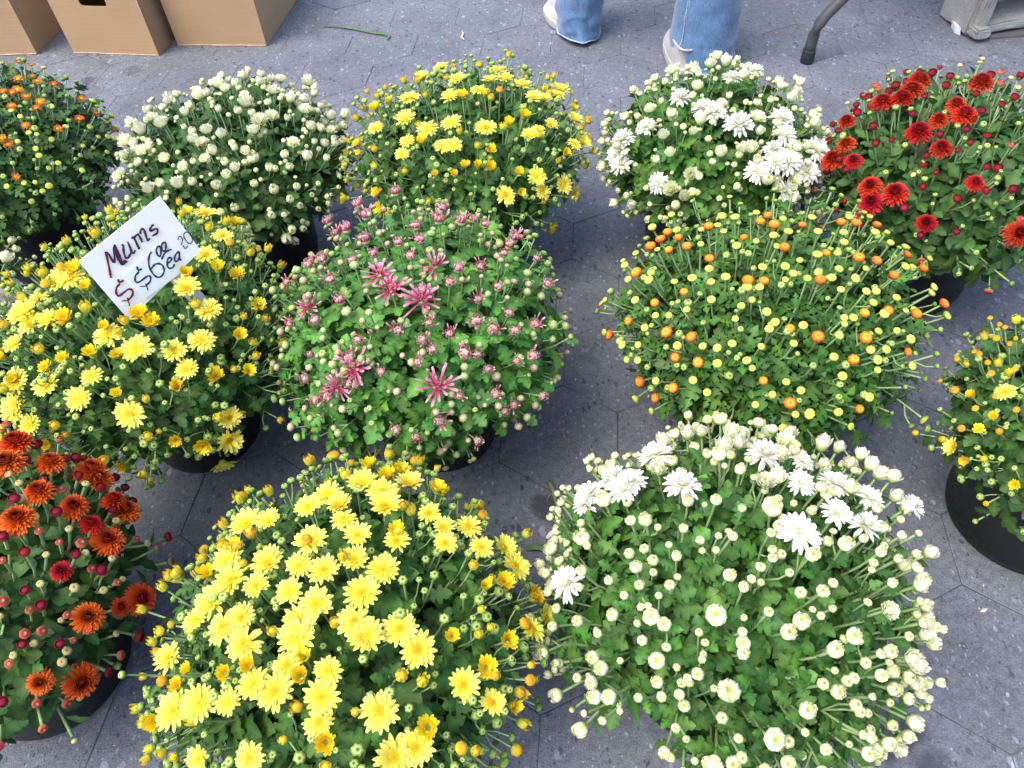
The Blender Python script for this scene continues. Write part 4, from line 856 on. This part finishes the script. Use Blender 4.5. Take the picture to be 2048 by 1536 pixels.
# ------------------------------------------------------------------ cardboard boxes
def carton(label, origin, xdir, W, D, Hh, front_hole=None, side_hole=None):
    """origin: front right bottom corner; xdir: unit vector along the front towards the left"""
    ang = math.atan2(xdir.y, xdir.x)
    root = empty('cardboard_box', (origin.x, origin.y, 0)); root.rotation_euler = (0, 0, ang + math.pi)
    tag(root, label, 'box', 'cardboard boxes on the pavement')
    t = .004
    # local: front runs from x=-W..0 at y=0, depth to +y
    def wall(hole, length):
        m = MB()
        if not hole: m.box((0, 0, 0), (length, t, Hh)); return m
        a, b, z0, z1 = hole; r = .012; N = 5
        out = [(0, 0), (length, 0), (length, Hh), (0, Hh)]
        ring = []
        for cx_, cz_, st in ((b-r, z0+r, -90), (b-r, z1-r, 0), (a+r, z1-r, 90), (a+r, z0+r, 180)):
            for i in range(N): an = math.radians(st + 90*i/(N-1)); ring.append((cx_ + r*math.cos(an), cz_ + r*math.sin(an)))
        oc = [(length, 0), (length, Hh), (0, Hh), (0, 0)]
        n = len(ring); V = []
        for y in (0, t):
            V += [(x, y, z) for x, z in ring] + [(x, y, z) for x, z in oc]
        F = []; nb = n + 4
        for y_, b0 in ((0, 0), (1, nb)):
            for q in range(4):
                for i in range(N-1):
                    f = (b0 + q*N + i, b0 + n + q, b0 + q*N + i + 1); F.append(f if y_ == 0 else f[::-1])
                nx = (q + 1) % 4
                f = (b0 + q*N + N-1, b0 + n + q, b0 + n + nx, b0 + nx*N); F.append(f if y_ == 0 else f[::-1])
        for i in range(n): F.append((i, (i+1) % n, nb + (i+1) % n, nb + i))
        for i in range(4): F.append((n + i, nb + n + i, nb + n + (i+1) % 4, n + (i+1) % 4))
        m.add(V, F); return m
    fr = obj('panel', wall(front_hole, W).mesh('panel', M_CARDB), root, Matrix.Translation((-W, 0, 0)))
    bk = obj('panel', wall(front_hole, W).mesh('panel', M_CARDB), root, Matrix.Translation((-W, D - t, 0)))
    for x in (0, -W + t):
        obj('panel', wall(side_hole, D - 2*t - .0006).mesh('panel', M_CARDB), root, Matrix.Translation((x, t + .0003, 0)) @ Matrix.Rotation(math.pi/2, 4, 'Z'))
    m = MB(); m.box((-W + t + .0003, t + .0003, .0005), (-t - .0003, D - t - .0003, .004)); obj('bottom', m.mesh('bottom', M_CARDB), root)
    # lid, a shallow tray slipped over the top
    m = MB(); o_ = .0035
    m.box((-W - o_, -o_, Hh + .0005), (o_, D + o_, Hh + .0045))
    l0 = Hh - .055
    m.box((-W - o_, -o_, l0), (o_, -.0006, Hh + .0003)); m.box((-W - o_, D + .0006, l0), (o_, D + o_, Hh + .0003))
    m.box((-W - o_, -.0004, l0), (-W - .0006, D + .0004, Hh + .0003)); m.box((.0006, -.0004, l0), (o_, D + .0004, Hh + .0003))
    obj('lid', m.mesh('lid', M_CARDB), root)
    # the crushed pale edge along the bottom and the folded corner
    rr = random.Random(int(W*9999)); P = []
    for i in range(22): P.append((-W + W*i/21, -.0003, .0018 + abs(rr.gauss(0, .0006))))
    m = MB(); m.tube(P, [.0012 + abs(rr.gauss(0, .0006)) for _ in P], 5)
    m.tube([(.0, -.0002, .002), (.0004, -.0002, Hh*.5), (0, -.0002, Hh - .06)], .0011, 5)
    obj('worn_edge', m.mesh('worn_edge', M_CRUSH, True), root)
    return root
def unit(ax, ay, bx_, by_): v = Vector((ax - bx_, ay - by_)); return v.normalized()
carton('leftmost cardboard box, cut off by the left edge, hand slot in its side', Vector((-1.513, 2.609)), unit(-1.647, 2.626, -1.513, 2.609), .31, .39, .27, (.115, .205, .165, .20), (.12, .21, .15, .185))
carton('middle cardboard box with an oval hand hole facing the camera', Vector((-1.08, 2.529)), unit(-1.386, 2.599, -1.08, 2.529), .314, .39, .27, (.110, .204, .158, .192), (.14, .23, .16, .195))
carton('cardboard box with a plain front, rightmost of the three, clear of the flowers', Vector((-.723, 2.538)), unit(-1.032, 2.593, -.723, 2.538), .314, .39, .29, None, (.15, .24, .165, .20))

# ------------------------------------------------------------------ person in jeans (the frame shows only the lower legs)
person = empty('person', (.45, 2.25, 0))
tag(person, 'person seen from the shins down, faded blue jeans and off white sneakers', 'person')
def leg_rings(path, seed, wr):
    """rings of (centre, rx, ry); returns rings of points with cloth wrinkles"""
    k = 40; rings = []
    for i, (c, rx, ry) in enumerate(path):
        pts = []
        for j in range(k):
            a = 2*math.pi*j/k
            nz = noise.noise(Vector((math.cos(a)*1.3 + seed, math.sin(a)*1.3, c[2]*16)))*wr + noise.noise(Vector((math.cos(a)*2.5 + seed, math.sin(a)*2.5, c[2]*45 + math.sin(a + seed)*1.5)))*wr*.6
            amp = 1 + nz*max(.3, 1 - c[2]/.5)
            pts.append((c[0] + rx*math.cos(a)*amp, c[1] + ry*math.sin(a)*amp, c[2] + .004*math.sin(2*a + seed)*(1 if c[2] < .05 else 0)))
        rings.append(pts)
    return rings
def interp(keys, n):
    out = []
    for i in range(n):
        u = i/(n-1)*(len(keys)-1); k = min(int(u), len(keys)-2); t = u - k
        t = t*t*(3 - 2*t)
        a, b = keys[k], keys[k+1]
        out.append((tuple(x + (y - x)*t for x, y in zip(a[0], b[0])), a[1] + (b[1]-a[1])*t, a[2] + (b[2]-a[2])*t))
    return out
jm = MB()
def add_leg(keys, seed, wr):
    rg = leg_rings(interp(keys, 64), seed, wr); k = len(rg[0]); V = [p for r in rg for p in r]; F = []
    # turned-in hem gives the cloth a thickness
    cx_, cy_ = keys[0][0][0], keys[0][0][1]
    inner = [(cx_ + (p[0]-cx_)*.93, cy_ + (p[1]-cy_)*.93, p[2] + .001) for p in rg[0]]
    inner2 = [(cx_ + (p[0]-cx_)*.90, cy_ + (p[1]-cy_)*.90, p[2] + .06) for p in rg[0]]
    V = inner2 + inner + V
    for i in range(len(rg) + 1):
        for j in range(k): F.append((i*k+j, i*k+(j+1) % k, (i+1)*k+(j+1) % k, (i+1)*k+j))
    b = len(V) - k; F.append(tuple(b + j for j in range(k)))
    jm.add(V, F); return rg
RL = [((.648, 2.205, .022), .100, .112), ((.650, 2.215, .09), .094, .104), ((.655, 2.23, .22), .088, .098), ((.655, 2.245, .45), .082, .088), ((.64, 2.26, .65), .092, .098), ((.60, 2.27, .86), .105, .115)]
LL = [((.308, 2.470, .014), .072, .112), ((.312, 2.474, .08), .072, .104), ((.330, 2.48, .22), .072, .095), ((.38, 2.44, .45), .078, .084), ((.40, 2.37, .65), .09, .096), ((.43, 2.29, .86), .105, .115)]
rgr = add_leg(RL, 2.0, .13); rgl = add_leg(LL, 5.5, .17)
hip = interp([((.515, 2.28, .80), .17, .13), ((.515, 2.285, .90), .185, .14), ((.515, 2.29, 1.0), .165, .12)], 10)
hr = leg_rings(hip, 9, .03); k_ = len(hr[0]); b_ = len(hr)
jm.add([p for r in hr for p in r], [(i*k_+j, i*k_+(j+1) % k_, (i+1)*k_+(j+1) % k_, (i+1)*k_+j) for i in range(b_-1) for j in range(k_)] + [tuple(range(k_))[::-1], tuple((b_-1)*k_+j for j in range(k_))])
for v in range(len(jm.v)): jm.v[v] = (jm.v[v][0] - .45, jm.v[v][1] - 2.25, jm.v[v][2])
obj('jeans', jm.mesh('jeans', M_DENIM, True), person)
# outer seam with its run of stitches, on the leg that stands nearer
J = 24
seam = []; th_m = MB(); off_ = Vector((-.45, -2.25, 0))
for i in range(0, 64):
    p = Vector(rgr[i][J]); c = Vector((sum(q[0] for q in rgr[i])/40, sum(q[1] for q in rgr[i])/40, p.z)); o = (p - c).normalized()
    seam.append(p + o*.0005 + off_)
sm_ = MB(); sm_.tube(seam, .0042, 6); obj('seam', sm_.mesh('seam', M_SEAM, True), person)
for i in range(len(seam) - 1):
    for s in range(4):
        a = seam[i].lerp(seam[i+1], s/4); b = seam[i].lerp(seam[i+1], (s + .45)/4)
        if a.z > .5: continue
        c = (Vector((RL[0][0][0], RL[0][0][1], 0)) + off_); o = Vector((a.x - c.x, a.y - c.y, 0)).normalized(); sd_ = Vector((-o.y, o.x, 0))
        th_m.tube([a + o*.0032 + sd_*.0016, b + o*.0032 + sd_*.0016], .0021, 4)
tag(obj('stitching', th_m.mesh('stitching', M_THREAD), person), kind='stuff')
hem = MB()
for rg in (rgr, rgl):
    P = [Vector(rg[0][j % 40]) + off_ + Vector((0, 0, .001)) for j in range(41)]
    hem.tube(P, .0026, 5, False)
obj('hem', hem.mesh('hem', M_SEAM, True), person)

def shoe(heel, ang, L=.27, collar=True):
    """low canvas sneaker; heel point on the ground, toe towards ang"""
    root_ = Matrix.Translation((heel[0] - .45, heel[1] - 2.25, 0)) @ Matrix.Rotation(ang, 4, 'Z')
    def outline(s, z, k=36):
        pts = []
        for j in range(k):
            a = 2*math.pi*j/k
            x = L/2 - L/2*math.cos(a); u = x/L
            w = .036 + .012*math.sin(min(1, u*1.25)*math.pi*.5 + .2) + (.004 if u > .5 else 0)
            y = math.copysign(abs(math.sin(a))**.62, math.sin(a))*w
            y += .006*math.sin(u*math.pi)*(1 if y > 0 else -.3)
            pts.append(((x - L/2)*s + L/2, y*s, z))
        return pts
    k = 36
    rings = [outline(.97, .002), outline(1.0, .006), outline(1.005, .024), outline(.985, .029), outline(.96, .030)]
    V = [p for r in rings for p in r]; F = [tuple(range(k))[::-1]]
    for i in range(len(rings)-1):
        for j in range(k): F.append((i*k+j, i*k+(j+1) % k, (i+1)*k+(j+1) % k, (i+1)*k+j))
    F.append(tuple((len(rings)-1)*k+j for j in range(k)))
    up = MB(); V2 = []; F2 = []
    hts = []
    for lv in range(6):
        t = lv/5
        for (x, y, z) in outline(.97, .029):
            u = x/L; top = .085 if u < .28 else .085 - .045*min(1, (u - .28)/.5)
            zz = .029 + (top - .029)*t; sh = 1 - .30*t*t if u > .3 else 1 - .16*t*t
            V2.append((x if u > .1 else x + .006*math.sin(t*3.1), y*sh*(1 - .45*max(0, u - .35)*t), zz))
    for i in range(5):
        for j in range(k): F2.append((i*k+j, i*k+(j+1) % k, (i+1)*k+(j+1) % k, (i+1)*k+j))
    up.add(V2, F2)
    # vamp closing the front half, collar left open for the foot
    top = V2[5*k:]; fr_ = [j for j in range(k) if top[j][0]/L > .40]
    up.add([top[j] for j in fr_], [tuple(range(len(fr_)))])
    sh = obj('shoe', up.mesh('shoe', M_CANVAS, True), person, root_)
    so_m = MB(); so_m.add(V, F); obj('sole', so_m.mesh('sole', M_RUBBER, True), sh)
    if not collar: return sh
    col = MB(); cj = [j for j in range(k) if top[j][0]/L <= .42]; cj.sort(key=lambda j: (j if j < k/2 else j - k))
    col.tube([top[j] for j in cj], .0035, 6); obj('collar', col.mesh('collar', M_RUBBER, True), sh)
    return sh
shoe((.583, 2.12, 0), math.radians(82)); shoe((.336, 2.382, 0), math.radians(113), .27, False)

# ------------------------------------------------------------------ folding table: only one foot reaches into the frame
table = empty('folding_table', (1.45, 2.75, 0))
tag(table, 'folding table with a bent dark grey tube leg, foot on the pavement', 'table')
def T(p): return (p[0] - 1.45, p[1] - 2.75, p[2])
m = MB(); m.tube([T(p) for p in ((.962, 2.160, .030), (.962, 2.160, .055), (.964, 2.161, .085), (.972, 2.163, .112), (.990, 2.166, .140), (1.03, 2.170, .185), (1.10, 2.175, .26), (1.16, 2.18, .33), (1.18, 2.182, .38), (1.185, 2.185, .50), (1.185, 2.19, .725))], .0165, 16)
m.tube([T(p) for p in ((1.185, 2.95, .725), (1.185, 2.94, .38), (1.16, 2.95, .33), (1.03, 2.97, .185), (.962, 2.97, .085), (.962, 2.97, .03))], .0165, 16)
m.tube([T(p) for p in ((1.185, 2.19, .60), (1.185, 2.94, .60))], .009, 10)
obj('leg', m.mesh('leg', M_LEG, True), table)
for yy in (2.160, 2.97):
    m = MB(); m.lathe([(.001, .0005), (.0185, .0005), (.0198, .003), (.0192, .038), (.0186, .0405), (.0168, .0408)], 20)
    obj('leg_cap', m.mesh('leg_cap', M_CAP, True), table, Matrix.Translation(T((.962, yy, 0))))
m = MB(); m.tube([T((2.6, 2.19, .725)), T((2.6, 2.19, .03))], .0128, 12); m.tube([T((2.6, 2.95, .725)), T((2.6, 2.95, .03))], .0128, 12); m.tube([T((2.6, 2.19, .4)), T((2.6, 2.95, .4))], .009, 10)
obj('leg', m.mesh('leg', M_LEG, True), table)
for yy in (2.19, 2.95):
    m = MB(); m.lathe([(.001, .0005), (.0145, .0005), (.0158, .003), (.0155, .036), (.0131, .0388)], 20)
    obj('leg_cap', m.mesh('leg_cap', M_CAP, True), table, Matrix.Translation(T((2.6, yy, 0))))
m = MB(); m.box(T((1.0, 2.12, .727)), T((2.85, 2.99, .765))); tt = obj('tabletop', m.mesh('tabletop', M_TABLE), table); bevel(tt, .012, 3)

# ------------------------------------------------------------------ concrete block on a thin metal plate
def rough_box(lo, hi, amp, seed, n=9, chip=.0):
    import bmesh
    bm = bmesh.new(); bmesh.ops.create_cube(bm, size=1)
    for v in bm.verts:
        v.co = Vector(((lo[0]+hi[0])/2 + v.co.x*(hi[0]-lo[0]), (lo[1]+hi[1])/2 + v.co.y*(hi[1]-lo[1]), (lo[2]+hi[2])/2 + v.co.z*(hi[2]-lo[2])))
    bmesh.ops.bevel(bm, geom=bm.edges[:], offset=.006, segments=2, affect='EDGES')
    bmesh.ops.triangulate(bm, faces=bm.faces[:])
    for _ in range(3):
        ed = [e for e in bm.edges if e.calc_length() > .012]
        bmesh.ops.subdivide_edges(bm, edges=ed, cuts=1)
        bmesh.ops.triangulate(bm, faces=bm.faces[:])
    for v in bm.verts:
        q = v.co*190 + Vector((seed, 0, 0)); g = v.co*38 + Vector((0, seed, 0))
        v.co += Vector((noise.noise(q), noise.noise(q + Vector((9, 0, 0))), noise.noise(q + Vector((0, 9, 0)))))*amp*.6 + Vector((noise.noise(g), noise.noise(g + Vector((9, 0, 0))), noise.noise(g + Vector((0, 9, 0)))))*amp*.7
    me = bpy.data.meshes.new('web'); bm.to_mesh(me); bm.free(); me.materials.append(M_BLOCK)
    return me
block = empty('concrete_block', (1.468, 2.215, 0)); block.rotation_euler = (0, 0, math.radians(8))
tag(block, 'rough grey hollow concrete block cut off by the top right corner', 'concrete block')
obj('web', rough_box((0, .012, .006), (.050, .16, .20), .0035, 1), block)
obj('web', rough_box((.36, .012, .006), (.40, .16, .20), .003, 2), block)
obj('rib', rough_box((.014, -.010, .030), (.052, .035, .199), .0045, 7), block)
obj('face', rough_box((.052, -.004, .012), (.372, .155, .040), .0035, 3), block)
obj('face', rough_box((.052, -.004, .165), (.372, .155, .198), .003, 4), block)
obj('core_wall', rough_box((.048, .12, .03), (.370, .152, .18), .003, 5), block)
obj('lug', rough_box((.004, -.034, .0095), (.052, .030, .042), .0055, 6), block)
plate = MB(); plate.box((1.535, 2.205, .0005), (2.1, 2.44, .006)); pl_ = obj('metal_plate', plate.mesh('metal_plate', M_METAL))
tag(pl_, 'thin dark metal plate lying under the concrete block', 'plate')
pp = MB(); pp.add([(1.452, 2.262, .001), (1.462, 2.243, .001), (1.464, 2.28, .001), (1.458, 2.30, .001), (1.449, 2.265, .022), (1.458, 2.248, .022), (1.460, 2.28, .022), (1.455, 2.30, .022)], [(0,3,2,1),(4,5,6,7),(0,1,5,4),(1,2,6,5),(2,3,7,6),(3,0,4,7)])
pp_ = obj('plastic_scrap', pp.mesh('plastic_scrap', M_PALE)); tag(pp_, 'pale plastic scrap beside the left end of the concrete block', 'scrap')

# ------------------------------------------------------------------ litter
M_BLADE = mat_plain('grass_green', (.10, .17, .07), .6, .3, .3, .0003, 40)
M_STRAW = mat_plain('straw', (.55, .52, .38), .8, .2)
M_TWIG = mat_plain('dry_stem', (.20, .21, .13), .8, .2, .3, .0006, 60)
M_DRY = mat_plain('shed_petal', (.70, .68, .66), .7, .2)
def strip(pts, w, mat, name, label, cat, z=.003):
    m = MB(); P = [Vector((x, y, 0)) for x, y in pts]; n = len(P); V = []
    for i in range(n):
        t = (P[min(i+1, n-1)] - P[max(i-1, 0)]).normalized(); s = Vector((-t.y, t.x, 0)); ww = w*math.sin(math.pi*(.08 + .84*i/(n-1)))**.6
        zz = z + .004*math.sin(i*1.3)**2
        V += [tuple(P[i] + s*ww/2 + Vector((0, 0, zz + w*.12))), tuple(P[i] + Vector((0, 0, zz))), tuple(P[i] - s*ww/2 + Vector((0, 0, zz + w*.12)))]
    F = []
    for i in range(n-1): a = i*3; F += [(a, a+1, a+4, a+3), (a+1, a+2, a+5, a+4)]
    m.add(V, F); o = obj(name, m.mesh(name, mat, True))
    s = o.modifiers.new('thick', 'SOLIDIFY'); s.thickness = .0006
    return tag(o, label, cat)
strip([(-.545, 2.642), (-.49, 2.625), (-.43, 2.60), (-.37, 2.562), (-.33, 2.545), (-.312, 2.529), (-.318, 2.512)], .012, M_BLADE, 'grass_blade', 'long flat green grass blade on the pavement behind the yellow plant', 'grass blade')
strip([(-.072, 2.525), (-.068, 2.505), (-.074, 2.485), (-.066, 2.462)], .006, M_STRAW, 'straw', 'short pale straw on the pavement behind the tall yellow plant', 'straw')
m = MB(); m.tube([(.052, .752, .006), (.060, .73, .010), (.063, .70, .007), (.071, .675, .008), (.074, .655, .006)], [.0045, .0042, .0035, .004, .003], 8)
m.tube([(.060, .73, .008), (.050, .722, .005), (.046, .712, .004)], [.0015, .0012, .0008], 5)
tag(obj('dry_stem', m.mesh('dry_stem', M_TWIG, True)), 'curved dry plant stem on the pavement left of the front white plant', 'twig')
strip([(.038, .640), (.048, .646), (.058, .652)], .010, M_DRY, 'shed_petal', 'single shed white petal on the dark stain by the dry stem', 'petal')
strip([(.00, .622), (.018, .624), (.036, .620), (.048, .612)], .014, M_BLADE, 'fallen_leaf', 'small green leaf fallen between the two big front plants', 'leaf')
rr = random.Random(21); m = MB(); cc = []
pal = [(.75, .55, .05), (.70, .30, .05), (.70, .69, .62), (.08, .14, .05), (.14, .11, .07), (.10, .09, .08), (.30, .26, .17)]
for i in range(460):
    x, y = rr.uniform(-1.9, 1.9), rr.uniform(.2, 3.1)
    if rr.random() < .45:                      # more of it lies close to the pots
        b_ = PL[rr.choice(list(PL))]; an = rr.random()*6.28; d = .14 + abs(rr.gauss(0, .09)); x, y = b_[0] + d*math.cos(an), b_[1] + d*math.sin(an)
    L = rr.uniform(.0012, .0045)*(2.0 if rr.random() < .09 else 1); w = L*rr.uniform(.25, .6); an = rr.random()*6.28; ca, sa = math.cos(an), math.sin(an); h = rr.uniform(.0008, .0022)
    V = [(x + (u*L)*ca - (v*w)*sa, y + (u*L)*sa + (v*w)*ca, .0006 + q) for u, v, q in ((-1, 0, h*.6), (0, -1, 0), (1, 0, h*.8), (0, 1, h*.3), (0, 0, h))]
    m.add(V, [(0, 1, 4), (1, 2, 4), (2, 3, 4), (3, 0, 4), (3, 2, 1, 0)], [rr.choice(pal)]*5)
cr_o = obj('plant_debris', m.mesh('plant_debris', M_PETAL)); tag(cr_o, 'tiny scraps of petal, leaf and soil scattered over the pavement', kind='stuff')
